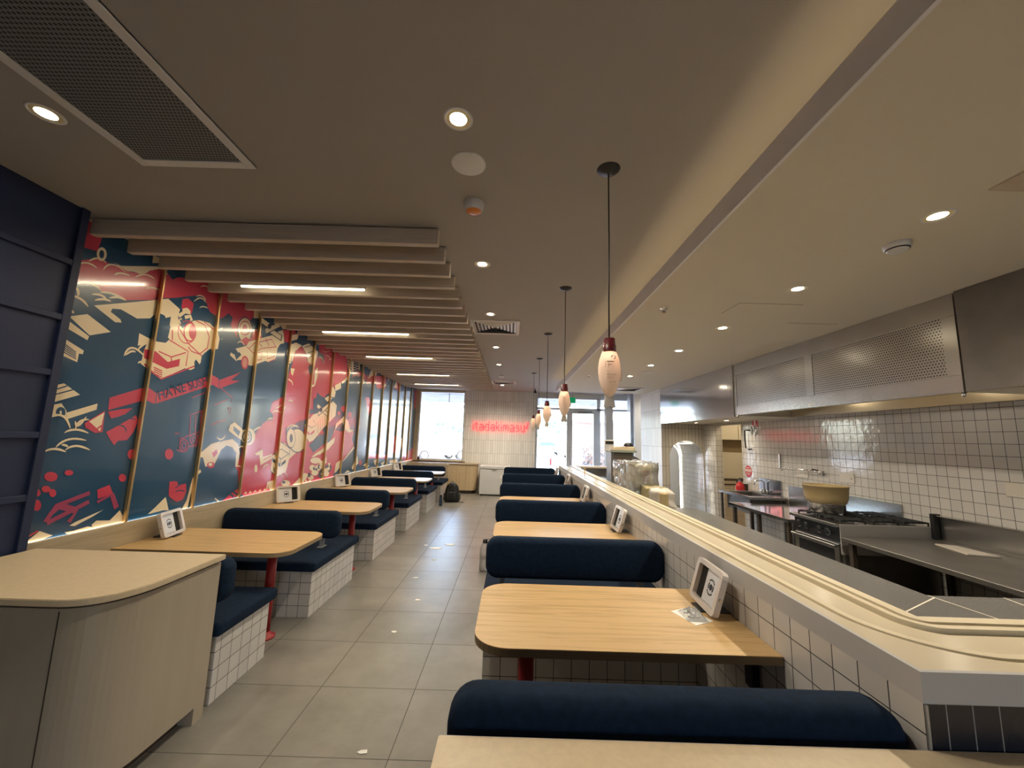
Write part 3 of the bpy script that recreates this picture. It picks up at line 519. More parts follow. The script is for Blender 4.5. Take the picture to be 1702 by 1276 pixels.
('b',0.02,'4.306 1.48 4.306 1.462 4.301 1.446 4.29 1.432 4.275 1.423 4.257 1.418 4.238 1.418 4.218 1.423 4.2 1.433 4.185 1.446 4.174 1.462 4.168 1.48 4.168 1.497 4.173 1.513 4.183 1.526 4.197 1.536 4.215 1.542 4.234 1.542 4.254 1.537 4.273 1.528 4.288 1.514 4.3 1.498 4.306 1.48'),
('b',0.016,'4.269 1.48 4.269 1.471 4.267 1.462 4.262 1.455 4.255 1.449 4.247 1.447 4.237 1.447 4.228 1.449 4.219 1.455 4.212 1.462 4.207 1.47 4.204 1.48 4.203 1.489 4.205 1.498 4.21 1.505 4.217 1.51 4.225 1.513 4.235 1.513 4.244 1.511 4.253 1.506 4.26 1.498 4.266 1.49 4.269 1.48'),
('c',0.015,'3.798 1.478 3.815 1.465 3.831 1.456 3.847 1.452 3.862 1.451 3.876 1.456 3.89 1.464 3.903 1.478 3.915 1.495'),
('c',0.015,'4.118 1.357 4.13 1.367 4.142 1.374 4.154 1.378 4.166 1.38 4.178 1.379 4.189 1.375 4.201 1.37 4.213 1.361'),
('c',0.015,'4.11 1.174 4.124 1.178 4.138 1.18 4.153 1.179 4.168 1.176 4.185 1.17 4.201 1.161 4.219 1.15 4.237 1.136'),
('c',0.015,'4.318 1.535 4.337 1.547 4.355 1.558 4.372 1.567 4.388 1.574 4.404 1.58 4.418 1.584 4.432 1.587 4.445 1.588'),
('c','p','4.396 1.298 4.528 1.343 4.548 1.252 4.721 1.281 4.723 1.229 4.519 1.159 4.48 1.277 4.414 1.276'),
('c','p','4.476 1.127 4.477 1.115 4.476 1.103 4.472 1.094 4.467 1.088 4.46 1.085 4.452 1.086 4.443 1.09 4.435 1.097 4.429 1.107 4.423 1.119 4.42 1.131 4.419 1.144 4.42 1.155 4.423 1.164 4.428 1.17 4.435 1.173 4.443 1.173 4.452 1.169 4.46 1.161 4.467 1.151 4.472 1.14'),
('c',0.015,'4.571 1.111 4.577 1.125 4.585 1.137 4.595 1.146 4.607 1.153 4.622 1.158 4.64 1.16 4.66 1.16 4.682 1.158'),
('r',0.01,'4.566 1.219 4.709 1.258'),
('r','p','2.757 1.507 2.836 1.555 2.955 1.635 2.982 1.598 2.954 1.504 2.918 1.451 2.854 1.446 2.828 1.415 2.79 1.461'),
('r','p','2.746 1.649 2.827 1.67 2.923 1.688 2.875 1.641 2.825 1.617 2.776 1.602'),
('b',0.009000000000000001,'2.836 1.555 2.849 1.556 2.86 1.555 2.871 1.551 2.88 1.546 2.888 1.538 2.895 1.529 2.9 1.517 2.904 1.504'),
('b',0.009000000000000001,'2.839 1.597 2.851 1.602 2.863 1.606 2.877 1.609 2.891 1.61 2.907 1.61 2.923 1.609 2.941 1.607 2.96 1.603'),
('r','p','3.015 1.343 3.01 1.318 2.989 1.306 2.962 1.312 2.942 1.333 2.937 1.359 2.95 1.379 2.976 1.383 3.001 1.368'),
('r','p','3.339 1.332 3.334 1.303 3.311 1.288 3.282 1.295 3.26 1.32 3.254 1.351 3.268 1.374 3.296 1.378 3.323 1.362'),
('r','p','2.511 1.226 2.505 1.207 2.484 1.199 2.459 1.206 2.44 1.223 2.436 1.243 2.45 1.258 2.475 1.259 2.499 1.247'),
('r','p','2.596 1.243 2.592 1.232 2.577 1.227 2.56 1.23 2.547 1.241 2.545 1.254 2.555 1.263 2.571 1.263 2.588 1.256'),
('r','p','2.485 1.154 2.481 1.141 2.467 1.136 2.45 1.14 2.438 1.153 2.435 1.167 2.444 1.177 2.46 1.177 2.476 1.168'),
('r','p','2.519 1.126 2.517 1.11 2.506 1.103 2.493 1.108 2.482 1.122 2.479 1.139 2.485 1.151 2.498 1.153 2.512 1.143'),
('r','p','2.435 1.139 2.434 1.125 2.426 1.118 2.416 1.122 2.407 1.135 2.405 1.15 2.409 1.161 2.419 1.163 2.429 1.154'),
('r','p','2.45 1.064 2.449 1.042 2.437 1.032 2.421 1.039 2.409 1.059 2.405 1.083 2.411 1.099 2.426 1.101 2.441 1.087'),
('r','p','2.958 1.175 2.955 1.157 2.939 1.148 2.919 1.154 2.904 1.171 2.901 1.191 2.911 1.205 2.929 1.207 2.948 1.195'),
('r','p','3.344 1.108 3.415 1.101 3.434 1.068 3.513 1.071 3.528 1.001 3.501 0.938 3.445 0.928 3.364 0.977 3.343 1.035'),
('b',0.009000000000000001,'3.397 1.042 3.407 1.048 3.417 1.053 3.425 1.057 3.433 1.061 3.44 1.064 3.446 1.066 3.451 1.067 3.455 1.068'),
('b',0.009000000000000001,'3.408 1.008 3.418 1.014 3.428 1.018 3.439 1.021 3.452 1.021 3.465 1.02 3.48 1.016 3.496 1.011 3.513 1.003'),
('r','p','3.336 1.333 3.337 1.321 3.334 1.311 3.328 1.302 3.32 1.296 3.309 1.294 3.298 1.294 3.287 1.298 3.277 1.305 3.268 1.314 3.261 1.325 3.258 1.336 3.258 1.347 3.26 1.358 3.266 1.366 3.274 1.372 3.284 1.375 3.295 1.375 3.307 1.371 3.317 1.365 3.326 1.356 3.333 1.345'),
('q',0.028,'2.489 0.958 2.532 1.046 2.72 1.1'),
('q',0.028,'2.498 0.949 2.725 1.042'),
('q',0.028,'2.532 1.046 2.653 0.989 2.62 0.931'),
('q',0.028,'2.56 1.046 2.661 0.997'),
('q',0.028,'2.505 0.998 2.546 1.035'),
('r','p','2.764 1.114 2.844 1.139 2.881 1.069 2.779 1.053'),
('q',0.02,'2.778 1.029 2.866 1.066 2.915 0.962'),
('q',0.02,'2.875 1.075 2.929 0.97'),
('c','p','2.628 0.907 2.66 0.923 2.767 0.954 2.832 0.971 2.761 0.936 2.66 0.897'),
('c','p','2.765 0.882 2.794 0.905 2.886 0.887 2.949 0.946 3.008 0.857 2.912 0.856 2.784 0.855'),
('c','p','2.605 0.871 2.656 0.869 2.743 0.878 2.813 0.853 2.72 0.85 2.624 0.856'),
('c','p','2.416 0.869 2.467 0.91 2.542 0.867 2.476 0.852 2.412 0.85'),
('r',0.01,'2.412 0.891 2.459 0.913'),
('c','p','3.182 0.875 3.234 0.913 3.32 0.984 3.359 0.883 3.301 0.879'),
('c',0.03,'3.659 1.17 3.612 1.144 3.588 1.102 3.575 1.034 3.564 0.958 3.55 0.864'),
('c','p','3.564 0.958 3.563 0.857 3.503 0.857'),
('c',0.01,'3.881 0.892 3.94 0.851'),
('r','p','3.985 0.849 4.085 0.906 4.226 0.956 4.275 0.88 4.158 0.862'),
('b',0.02,'4.023 0.942 4.14 0.87'),
('b',0.02,'4.113 0.93 4.235 0.856'),
('c','p','3.24 0.894 3.325 0.984 3.372 0.871'),
('r','p','3.338 1.106 3.394 1.106 3.424 0.934 3.351 0.992'),
('c','p','2.402 1.788 2.449 1.807 2.552 1.746 2.408 1.683'),
('b',0.008,'2.408 1.73 2.506 1.774'),
('b',0.008,'2.406 1.761 2.469 1.793'),
('c','p','2.409 1.667 2.455 1.682 2.491 1.636 2.497 1.589 2.452 1.602 2.414 1.591'),
('b',0.012,'2.481 1.626 2.482 1.619 2.48 1.611 2.478 1.605 2.473 1.601 2.468 1.598 2.462 1.598 2.456 1.6 2.45 1.604 2.446 1.609 2.442 1.616 2.44 1.624 2.44 1.631 2.441 1.639 2.444 1.645 2.448 1.649 2.453 1.652 2.459 1.652 2.465 1.65 2.471 1.647 2.476 1.641 2.479 1.634 2.481 1.626'),
('b',0.01,'2.472 1.626 2.472 1.621 2.471 1.617 2.47 1.613 2.468 1.611 2.465 1.609 2.462 1.609 2.458 1.61 2.455 1.612 2.453 1.616 2.451 1.62 2.449 1.624 2.449 1.629 2.45 1.633 2.451 1.637 2.454 1.64 2.456 1.641 2.459 1.641 2.463 1.64 2.466 1.638 2.468 1.635 2.47 1.63 2.472 1.626'),
('c','p','2.493 1.625 2.669 1.699 2.669 1.657 2.5 1.583'),
('r','p','2.609 1.562 2.725 1.655 2.734 1.507 2.686 1.499 2.62 1.534'),
('c','p','2.636 1.576 2.724 1.642 2.717 1.511'),
('r',0.012,'2.631 1.549 2.691 1.526 2.72 1.551'),
('c',0.013499999999999998,'2.408 1.59 2.426 1.602 2.444 1.608 2.46 1.608 2.476 1.603 2.491 1.593 2.505 1.576 2.518 1.554 2.53 1.527'),
('c',0.013499999999999998,'2.502 1.498 2.514 1.508 2.528 1.514 2.544 1.518 2.561 1.52 2.579 1.519 2.599 1.515 2.621 1.508 2.644 1.498'),
('c',0.013499999999999998,'2.469 1.408 2.481 1.425 2.496 1.439 2.514 1.45 2.533 1.457 2.555 1.461 2.58 1.461 2.608 1.457 2.639 1.45'),
('c',0.013499999999999998,'2.411 1.383 2.423 1.39 2.435 1.395 2.448 1.398 2.462 1.399 2.477 1.397 2.494 1.394 2.511 1.387 2.53 1.379'),
('c',0.013499999999999998,'2.524 1.39 2.536 1.401 2.55 1.409 2.565 1.413 2.583 1.415 2.602 1.413 2.623 1.407 2.647 1.398 2.672 1.386'),
('c',0.013499999999999998,'2.552 1.574 2.556 1.559 2.561 1.55 2.567 1.546 2.574 1.547 2.582 1.553 2.591 1.565 2.601 1.583 2.613 1.606'),
('c',0.013499999999999998,'2.56 1.527 2.563 1.543 2.567 1.556 2.574 1.567 2.582 1.576 2.592 1.582 2.604 1.586 2.618 1.588 2.634 1.588'),
('c',0.013499999999999998,'2.498 1.423 2.503 1.423 2.509 1.423 2.514 1.422 2.519 1.42 2.523 1.419 2.528 1.416 2.532 1.414 2.537 1.411'),
('b','p','4.944 1.594 5.118 1.64 5.262 1.699 5.383 1.715 5.502 1.765 5.572 1.633 5.412 1.563 5.108 1.496 4.961 1.505'),
('c','p','4.768 1.284 4.875 1.416 4.954 1.405 5.084 1.333 5.299 1.306 5.091 1.201 5.049 1.044 4.861 1.007 4.724 1.08 4.719 1.248'),
('k','p','4.721 1.239 4.904 1.153 4.912 1.111 4.73 1.192'),
('k','p','4.924 1.156 5.013 1.2 5.02 1.16 4.934 1.12'),
('k',0.01,'4.744 1.285 4.914 1.21 5.078 1.272'),
('k',0.01,'4.768 1.284 4.89 1.333 5.059 1.273'),
('k',0.01,'4.897 1.211 4.904 1.153'),
('k',0.01,'4.883 1.416 5.084 1.333 5.085 1.232'),
('k',0.01,'4.724 1.08 4.861 1.007'),
('g','p','4.766 1.124 4.854 1.084 4.864 1.031 4.776 1.072'),
('c','p','5.449 1.432 5.449 1.387 5.431 1.345 5.397 1.312 5.35 1.289 5.294 1.278 5.236 1.28 5.178 1.294 5.126 1.319 5.083 1.353 5.053 1.392 5.037 1.435 5.037 1.477 5.052 1.516 5.082 1.548 5.124 1.573 5.176 1.586 5.234 1.588 5.294 1.576 5.349 1.553 5.397 1.519 5.431 1.478'),
('k',0.012,'5.449 1.432 5.449 1.387 5.431 1.345 5.397 1.312 5.35 1.289 5.294 1.278 5.236 1.28 5.178 1.294 5.126 1.319 5.083 1.353 5.053 1.392 5.037 1.435 5.037 1.477 5.052 1.516 5.082 1.548 5.124 1.573 5.176 1.586 5.234 1.588 5.294 1.576 5.349 1.553 5.397 1.519 5.431 1.478 5.449 1.432'),
('c','p','5.184 1.465 5.187 1.43 5.181 1.397 5.166 1.371 5.145 1.352 5.119 1.343 5.09 1.344 5.06 1.354 5.033 1.373 5.009 1.4 4.992 1.431 4.981 1.465 4.979 1.499 4.984 1.53 4.998 1.556 5.018 1.575 5.043 1.585 5.072 1.586 5.102 1.577 5.13 1.558 5.154 1.532 5.173 1.5'),
('k',0.01,'5.184 1.465 5.187 1.43 5.181 1.397 5.166 1.371 5.145 1.352 5.119 1.343 5.09 1.344 5.06 1.354 5.033 1.373 5.009 1.4 4.992 1.431 4.981 1.465 4.979 1.499 4.984 1.53 4.998 1.556 5.018 1.575 5.043 1.585 5.072 1.586 5.102 1.577 5.13 1.558 5.154 1.532 5.173 1.5 5.184 1.465'),
('k','p','5.123 1.465 5.125 1.449 5.123 1.434 5.119 1.422 5.112 1.414 5.102 1.409 5.092 1.409 5.081 1.414 5.07 1.423 5.061 1.435 5.054 1.449 5.05 1.465 5.048 1.481 5.05 1.495 5.054 1.507 5.061 1.516 5.07 1.52 5.081 1.52 5.092 1.516 5.102 1.507 5.112 1.495 5.119 1.481'),
('c',0.015,'4.966 1.575 4.979 1.593 4.997 1.608 5.019 1.619 5.046 1.628 5.076 1.633 5.112 1.634 5.152 1.632 5.197 1.627'),
('c',0.015,'5.019 1.576 5.043 1.592 5.068 1.605 5.095 1.614 5.122 1.62 5.15 1.621 5.179 1.619 5.21 1.612 5.241 1.602'),
('c','p','5.385 1.649 5.585 1.798 5.811 1.853 6.167 2.042 6.307 1.99 6.298 1.822 5.887 1.595 5.782 1.511 5.658 1.431 5.55 1.409 5.423 1.508'),
('r',0.01,'5.743 1.708 5.775 1.546'),
('r',0.01,'5.804 1.742 5.836 1.582'),
('r',0.01,'5.866 1.776 5.898 1.619'),
('r',0.01,'5.93 1.81 5.961 1.657'),
('r',0.01,'5.995 1.846 6.026 1.696'),
('r',0.01,'6.062 1.883 6.092 1.736'),
('r',0.01,'6.131 1.92 6.16 1.776'),
('r','p','5.373 1.606 5.548 1.532 5.533 1.498 5.379 1.573'),
('r','p','5.559 1.532 5.662 1.584 5.668 1.55 5.571 1.504'),
('k',0.008,'5.393 1.661 5.577 1.611 5.716 1.661 5.601 1.714'),
('b','p','5.552 2.018 5.673 2.054 5.894 2.065 5.931 2.007 5.684 1.88 5.572 1.86'),
('k',0.07,'5.673 1.937 6.049 1.814'),
('c',0.05,'5.678 1.933 6.035 1.819'),
('k',0.07,'5.722 1.812 6.042 1.98'),
('c',0.05,'5.732 1.819 6.03 1.976'),
('k','p','5.841 1.885 5.841 1.875 5.837 1.866 5.83 1.857 5.819 1.851 5.806 1.847 5.793 1.847 5.779 1.848 5.766 1.853 5.756 1.86 5.748 1.869 5.744 1.878 5.744 1.888 5.748 1.898 5.756 1.906 5.766 1.912 5.779 1.916 5.792 1.917 5.806 1.915 5.819 1.911 5.83 1.904 5.837 1.895'),
('b','p','5.559 1.365 5.784 1.5 6.103 1.551 6.177 1.452 5.8 1.302 5.692 1.26'),
('c','p','5.764 1.246 6.168 1.366 6.317 1.452 6.341 1.401 6.156 1.292 5.705 1.192 5.657 1.205'),
('c','p','5.214 0.852 5.504 0.99 5.616 0.964 5.546 0.883 5.348 0.852'),
('c','p','5.956 1.133 5.911 1.102 5.794 1.096 5.676 1.117 5.623 1.151 5.663 1.181 5.775 1.188 5.898 1.169'),
('c','p','5.805 1.038 5.784 1.007 5.721 0.999 5.653 1.018 5.621 1.052 5.641 1.082 5.703 1.09 5.771 1.073'),
('c','p','5.965 1.026 5.946 0.995 5.887 0.986 5.825 1.004 5.794 1.039 5.811 1.07 5.868 1.08 5.932 1.062'),
('c','p','5.904 0.961 5.879 0.931 5.805 0.924 5.727 0.945 5.691 0.979 5.715 1.009 5.786 1.017 5.865 0.997'),
('c','p','5.786 0.903 5.763 0.882 5.7 0.878 5.634 0.895 5.603 0.921 5.624 0.942 5.686 0.946 5.753 0.93'),
('c','p','6.259 0.919 6.234 0.886 6.16 0.879 6.083 0.9 6.045 0.937 6.069 0.969 6.14 0.977 6.22 0.957'),
('c','p','6.081 1.078 6.061 1.045 6 1.035 5.935 1.054 5.903 1.089 5.922 1.121 5.981 1.131 6.047 1.113'),
('k','p','5.967 1.038 5.956 1.015 5.919 1.009 5.879 1.021 5.858 1.046 5.87 1.068 5.906 1.075 5.946 1.062'),
('k','p','5.794 1.027 5.787 1.01 5.766 1.005 5.741 1.014 5.728 1.032 5.734 1.05 5.755 1.055 5.78 1.046'),
('k','p','6.102 0.908 6.079 0.873 6.01 0.864 5.936 0.887 5.899 0.927 5.92 0.962 5.988 0.972 6.064 0.95'),
('k','p','6.319 1 6.305 0.957 6.254 0.944 6.196 0.966 6.165 1.012 6.178 1.054 6.228 1.068 6.287 1.046'),
('k','p','5.682 0.947 5.674 0.924 5.647 0.917 5.617 0.929 5.601 0.954 5.608 0.977 5.634 0.984 5.665 0.972'),
('k','p','5.868 1.01 5.861 0.996 5.838 0.992 5.813 1 5.801 1.016 5.807 1.03 5.83 1.034 5.855 1.026'),
('c','p','4.849 0.9 4.849 0.884 4.843 0.87 4.831 0.859 4.815 0.853 4.796 0.851 4.776 0.853 4.755 0.86 4.737 0.871 4.721 0.885 4.71 0.901 4.704 0.917 4.704 0.932 4.71 0.946 4.721 0.957 4.736 0.963 4.754 0.966 4.775 0.964 4.796 0.957 4.815 0.946 4.831 0.932 4.842 0.917'),
('c',0.03,'4.69 0.873 4.691 0.946 4.799 0.952'),
('c','p','5.169 0.893 5.167 0.882 5.156 0.873 5.139 0.867 5.116 0.864 5.089 0.864 5.061 0.868 5.033 0.874 5.009 0.882 4.989 0.893 4.976 0.904 4.97 0.915 4.972 0.925 4.981 0.933 4.998 0.94 5.02 0.943 5.046 0.943 5.074 0.94 5.102 0.934 5.128 0.926 5.148 0.916 5.163 0.904'),
('k','p','5.057 0.915 5.056 0.91 5.053 0.906 5.047 0.903 5.039 0.901 5.029 0.901 5.019 0.902 5.009 0.904 5 0.908 4.993 0.912 4.988 0.918 4.986 0.923 4.986 0.928 4.989 0.932 4.995 0.935 5.003 0.937 5.012 0.937 5.022 0.936 5.032 0.934 5.042 0.93 5.049 0.925 5.054 0.92'),
('c',0.0105,'4.859 0.974 4.887 1.008 4.916 1.032 4.947 1.046 4.978 1.05 5.012 1.043 5.046 1.026 5.082 0.997 5.12 0.958'),
('c',0.0105,'4.872 0.992 4.885 1.009 4.899 1.021 4.915 1.026 4.932 1.025 4.95 1.018 4.97 1.004 4.991 0.985 5.013 0.959'),
('c','p','4.291 0.873 4.317 0.903 4.348 0.874'),
('c','p','4.368 0.871 4.395 0.901 4.427 0.871'),
('c','p','4.448 0.868 4.476 0.899 4.51 0.869'),
('c','p','4.531 0.865 4.561 0.897 4.595 0.866'),
('c','p','4.618 0.863 4.648 0.895 4.684 0.863'),
('c','p','5.347 0.857 5.388 0.9 5.426 0.859'),
('c','p','5.437 0.857 5.48 0.9 5.519 0.858'),
('c','p','5.53 0.856 5.575 0.9 5.615 0.857'),
('c','p','5.627 0.855 5.673 0.9 5.715 0.857'),
('c','p','6.18 2.3 6.385 2.372 6.405 2.276 6.2 2.207'),
('c','p','6.014 2.165 6.117 2.271 6.227 2.189 6.198 2.102 6.059 2.108'),
('c','p','6.407 2.386 6.642 2.523 6.676 2.494 6.439 2.357'),
('c','p','5.874 2.058 6.013 2.113 6.132 2.084 5.968 2.017'),
('c','p','6.548 2.838 6.765 2.872 7.065 2.885 7.119 2.71 6.789 2.629 6.635 2.556'),
('c','p','7.721 2.869 7.994 2.863 8.018 2.756 7.759 2.701 7.562 2.604 7.638 2.748'),
('c','p','8.746 2.828 9.295 2.866 8.797 2.609'),
('c','p','7.173 2.533 7.291 2.589 7.404 2.53 7.262 2.422'),
('c','p','7.865 2.569 8.04 2.663 8.052 2.609 7.806 2.494'),
('c','p','6.212 2.844 6.462 2.866 6.32 2.802'),
('c','p','9.411 2.835 9.558 2.692 9.24 2.651'),
('c','p','8.315 2.547 8.685 2.684 8.657 2.606'),
('b',0.03,'6.584 2.8 6.725 2.793'),
('b',0.03,'6.81 2.798 7.032 2.89'),
('b',0.03,'6.594 2.75 6.734 2.748'),
('b',0.03,'6.819 2.758 7.042 2.846'),
('b',0.03,'6.605 2.7 6.744 2.703'),
('b',0.03,'6.827 2.718 7.052 2.801'),
('b',0.03,'6.615 2.651 6.754 2.658'),
('b',0.03,'6.836 2.678 7.061 2.756'),
('b',0.03,'6.626 2.601 6.763 2.613'),
('b',0.03,'6.845 2.638 7.071 2.711'),
('b','p','7.044 2.551 7.217 2.627 7.291 2.589 7.13 2.441 7.005 2.448'),
('b','p','7.103 2.856 7.394 2.887 7.435 2.701 7.134 2.713'),
('b','p','8.886 2.85 9.298 2.85 8.888 2.636 8.738 2.662'),
('b','p','8.036 2.857 8.546 2.886 8.389 2.787 8.057 2.763'),
('c','p','6.302 1.485 6.329 1.695 6.602 1.827 6.804 1.758 6.919 1.613 7.066 1.604 6.875 1.555 6.729 1.598 6.571 1.726 6.43 1.677 6.327 1.59'),
('c','p','5.87 1.261 6.116 1.393 6.349 1.485 6.336 1.432 6.069 1.304 5.88 1.213'),
('c','p','6.444 0.906 6.46 1.061 6.624 1.105 6.647 0.996 6.513 0.921'),
('c','p','6.661 1.049 7.127 1.323 7.179 1.286 6.831 1.116'),
('c','p','7.118 0.951 7.349 1.137 7.41 1.002 7.158 0.902'),
('c','p','7.65 0.95 7.849 0.987 7.795 0.915'),
('c','p','6.828 0.872 6.955 0.918 7.077 0.874'),
('c','p','8.217 1.005 8.451 1.033 8.362 0.888'),
('c','p','7.798 0.902 8.005 0.939 7.914 0.855'),
('c','p','8.689 0.922 8.995 0.961 8.837 0.855'),
('c','p','9.288 0.945 10.04 0.952 9.943 0.876 9.353 0.88'),
('c','p','6.028 1.088 6.114 1.193 6.136 1.082'),
('c','p','6.18 1.079 6.269 1.083 6.238 1.014'),
('c','p','9.923 1.43 10.522 1.498 10.114 1.13'),
('c','p','6.051 1.028 6.033 1.008 5.983 1.004 5.93 1.016 5.905 1.038 5.922 1.058 5.971 1.063 6.025 1.051'),
('c','p','6.17 0.969 6.151 0.95 6.099 0.945 6.044 0.959 6.018 0.982 6.036 1.001 6.087 1.006 6.143 0.993'),
('c','p','6.276 0.991 6.257 0.971 6.203 0.967 6.146 0.98 6.12 1.003 6.138 1.023 6.191 1.028 6.248 1.015'),
('c','p','6.147 0.922 6.125 0.906 6.065 0.904 6.004 0.917 5.976 0.937 5.997 0.952 6.055 0.954 6.118 0.942'),
('k','p','6.068 0.997 6.059 0.981 6.03 0.976 5.999 0.985 5.983 1.004 5.992 1.02 6.02 1.025 6.051 1.016'),
('k','p','6.195 1.028 6.184 1.011 6.152 1.006 6.116 1.016 6.098 1.034 6.109 1.051 6.141 1.056 6.177 1.047'),
('k','p','6.006 0.973 5.998 0.956 5.973 0.951 5.945 0.961 5.931 0.979 5.938 0.995 5.963 1 5.991 0.991'),
]
# ================================================================ the room shell
def struct(name, mb, m): return mb.build(name, m, kind='structure')
XL, XW = -2.83, 1.02          # mural wall plane, low wall plane
struct('floor', MB().box(-4.2, 6.2, -3.6, 11.7, -.1, 0), M_['floor'])
struct('ceiling', MB().box(-3.2, 1.13, -3.6, 11.7, 2.9, 3.1).box(1.13, 6.2, 9.0, 11.7, 2.9, 3.1), M_['ceiling_taupe'])
# lowered kitchen ceiling with its light cove: a lip on the left, a gap behind it, the slab
c = MB().box(1.13, 6.2, -3.6, 9.0, 2.65, 3.1); c.box(1.03, 1.13, -3.6, 9.0, 2.65, 2.69)
struct('trim_1', c, M_['ceiling_cream']); bpy.data.objects['trim_1'].name = 'ceiling_kitchen'
struct('trim_3', MB().box(1.015, 1.03, -3.6, 9.0, 2.65, 2.76), M_['lip'])
cv = MB().box(1.105, 1.119, -3.5, 8.95, 2.6905, 2.702)
cv.build('cove_strip_light', M_['led_warm'], label='warm strip light hidden in the long ceiling cove above the low wall', cat='strip light')
# walls
w = MB().box(-3.1, XL, 2.33, 11.7, 0, 2.9); struct('wall_left', w, M_['white_paint'])
w = MB(); w.box(-3.1, -2.74, -3.6, 2.33, 0, 2.9)
struct('wall_left_front', w, M_['navy_panel'])
w = MB()
for z in (1.132, 1.486, 1.853, 2.19, 2.536): w.box(-2.74, -2.722, -3.4, 2.285, z-.018, z+.018, .002, 1)
for z in (.78, .43, .08): w.box(-2.74, -2.722, -3.4, 2.285, z-.018, z+.018, .002, 1)
for y in (2.285, 1.05, -.2, -1.45): w.box(-2.74, -2.720, y, y+.045, .0, 2.9, .002, 1)
w.build('trim_4', M_['navy_panel'], kind='structure')
# far wall: window, tiled pier, storefront
w = MB(); w.box(-3.1, -2.72, 11.5, 11.7, 0, 2.9); w.box(-2.72, -1.37, 11.5, 11.7, 0, .86)
w.box(-2.72, -1.37, 11.5, 11.7, 2.86, 2.9)
struct('wall_far', w, M_['wainscot'])
struct('wall_far_tiled', MB().box(-1.37, .70, 11.44, 11.7, 0, 2.9), M_['tile_stack'])
w = MB(); w.box(.70, 6.2, 11.5, 11.7, 2.78, 2.9); w.box(3.9, 6.2, 11.5, 11.7, 0, 2.8); struct('wall_far_header', w, M_['white_paint'])
w = MB(); w.box(6.0, 6.2, -3.6, 11.7, 0, 3.1); struct('wall_right_outer', w, M_['white_paint'])
w = MB(); w.box(-3.1, -.9, -3.7, -3.4, 0, 2.9); w.box(2.5, 6.2, -3.7, -3.4, 0, 3.1); w.box(-.9, 2.5, -3.7, -3.4, 2.1, 3.1); w.box(-.9, 2.5, -3.7, -3.4, 0, .9); w.box(-.9, .85, -3.7, -3.4, .9, 2.1); w.box(1.75, 2.5, -3.7, -3.4, .9, 2.1)
struct('wall_back', w, M_['white_paint'])
# kitchen wall (X = 3.9) with the store room opening, arch wall (Y = 8)
KX = 3.9
w = MB(); w.box(KX, KX+.12, -3.4, 6.69, 0, 2.65); w.box(KX, KX+.12, 7.52, 8.0, 0, 2.65); w.box(KX, KX+.12, 6.69, 7.52, 1.9, 2.65)
struct('wall_kitchen', w, M_['tile_kitchen'])
w = MB(); w.box(5.3, 5.4, 5.9, 8.3, 0, 2.65); w.box(KX+.12, 5.4, 8.1, 8.2, 0, 2.65); w.box(KX+.12, 5.4, 5.8, 5.9, 0, 2.65)
struct('wall_store_room', w, M_['ceiling_cream'])
def arch_outline(x0, x1, spring, n=14):
    r = (x1-x0)/2; cx = (x0+x1)/2
    return [(x1, 0), (x1, spring)]+[(cx+r*math.cos(math.pi*i/n), spring+r*math.sin(math.pi*i/n)) for i in range(1, n)]+[(x0, spring), (x0, 0)]
ax0, ax1, asp = 3.20, 3.88, 1.27
ao = arch_outline(ax0, ax1, asp)
w = MB()
o = [(3.05, 0), (3.05, 1.95)]+[(3.9, 1.95), (3.9, 0)]
bm = w.bm
for (p, q) in zip(ao, ao[1:]):      # wall faces left between the arch and the outline, in vertical strips
    pass
top = 1.95
def strip_wall(mb, y, flip=False):
    mb.quad((3.05, y, 0), (ax0, y, 0), (ax0, y, top), (3.05, y, top))
    mb.quad((ax1, y, 0), (3.9, y, 0), (3.9, y, top), (ax1, y, top))
    pts = [p for p in ao if p[1] >= asp]
    for a, b_ in zip(pts, pts[1:]):
        mb.quad((b_[0], y, b_[1]), (a[0], y, a[1]), (a[0], y, top), (b_[0], y, top))
strip_wall(w, 8.0); strip_wall(w, 9.08)
w.box(3.06, 3.9, 8.0, 9.27, 1.95, 2.65)
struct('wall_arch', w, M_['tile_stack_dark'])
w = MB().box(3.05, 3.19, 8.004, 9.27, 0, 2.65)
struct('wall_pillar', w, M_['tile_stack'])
w = MB()
for a, b_ in zip(ao, ao[1:]): w.quad((a[0], 8.0, a[1]), (a[0], 9.08, a[1]), (b_[0], 9.08, b_[1]), (b_[0], 8.0, b_[1]))
struct('wall_arch_lining', w, M_['tile_kitchen'])
w = MB(); w.tube([(x, 9.075, z) for x, z in [(p[0]*.95+3.54*.05, p[1]*.97) for p in ao]], .012)
w.build('arch_strip_light', M_['led_cool'], label='bright strip light outlining the back edge of the tiled arch', cat='strip light')
struct('wall_behind_arch', MB().box(3.2, 6.0, 10.2, 10.3, 0, 2.9), mat('bright white wall', (.85, .85, .85, 1), .5))
# shallow arched niche on the kitchen wall beside the store room opening
w = MB(); w.prism([(y, z) for y, z in arch_outline(7.60, 7.93, 1.25)], KX-.012, KX, MX)
w.build('wall_niche_surround', M_['tile_kitchen'], label='tall arched tile inlay between the arch opening and the store room doorway', cat='tile inlay')
# soffit box and fascia
w = MB(); w.box(3.05, 3.9, 5.345, 8.0, 1.945, 2.65); w.box(3.05, 3.9, -1.5, 2.60, 1.945, 2.65)
struct('trim_2', w, M_['ceiling_cream'])
w = MB(); w.box(3.035, 3.05, 5.35, 7.995, 1.93, 2.649)
w.build('fascia_panel', M_['steel_mirror'], label='polished stainless fascia panel between the range hood and the pillar', cat='fascia panel')
w = MB(); w.box(3.035, 3.05, -1.5, 2.595, 1.95, 2.649)
w.build('fascia_panel', M_['steel_dull'], label='dark dull steel fascia panel at the near end of the range hood', cat='fascia panel')

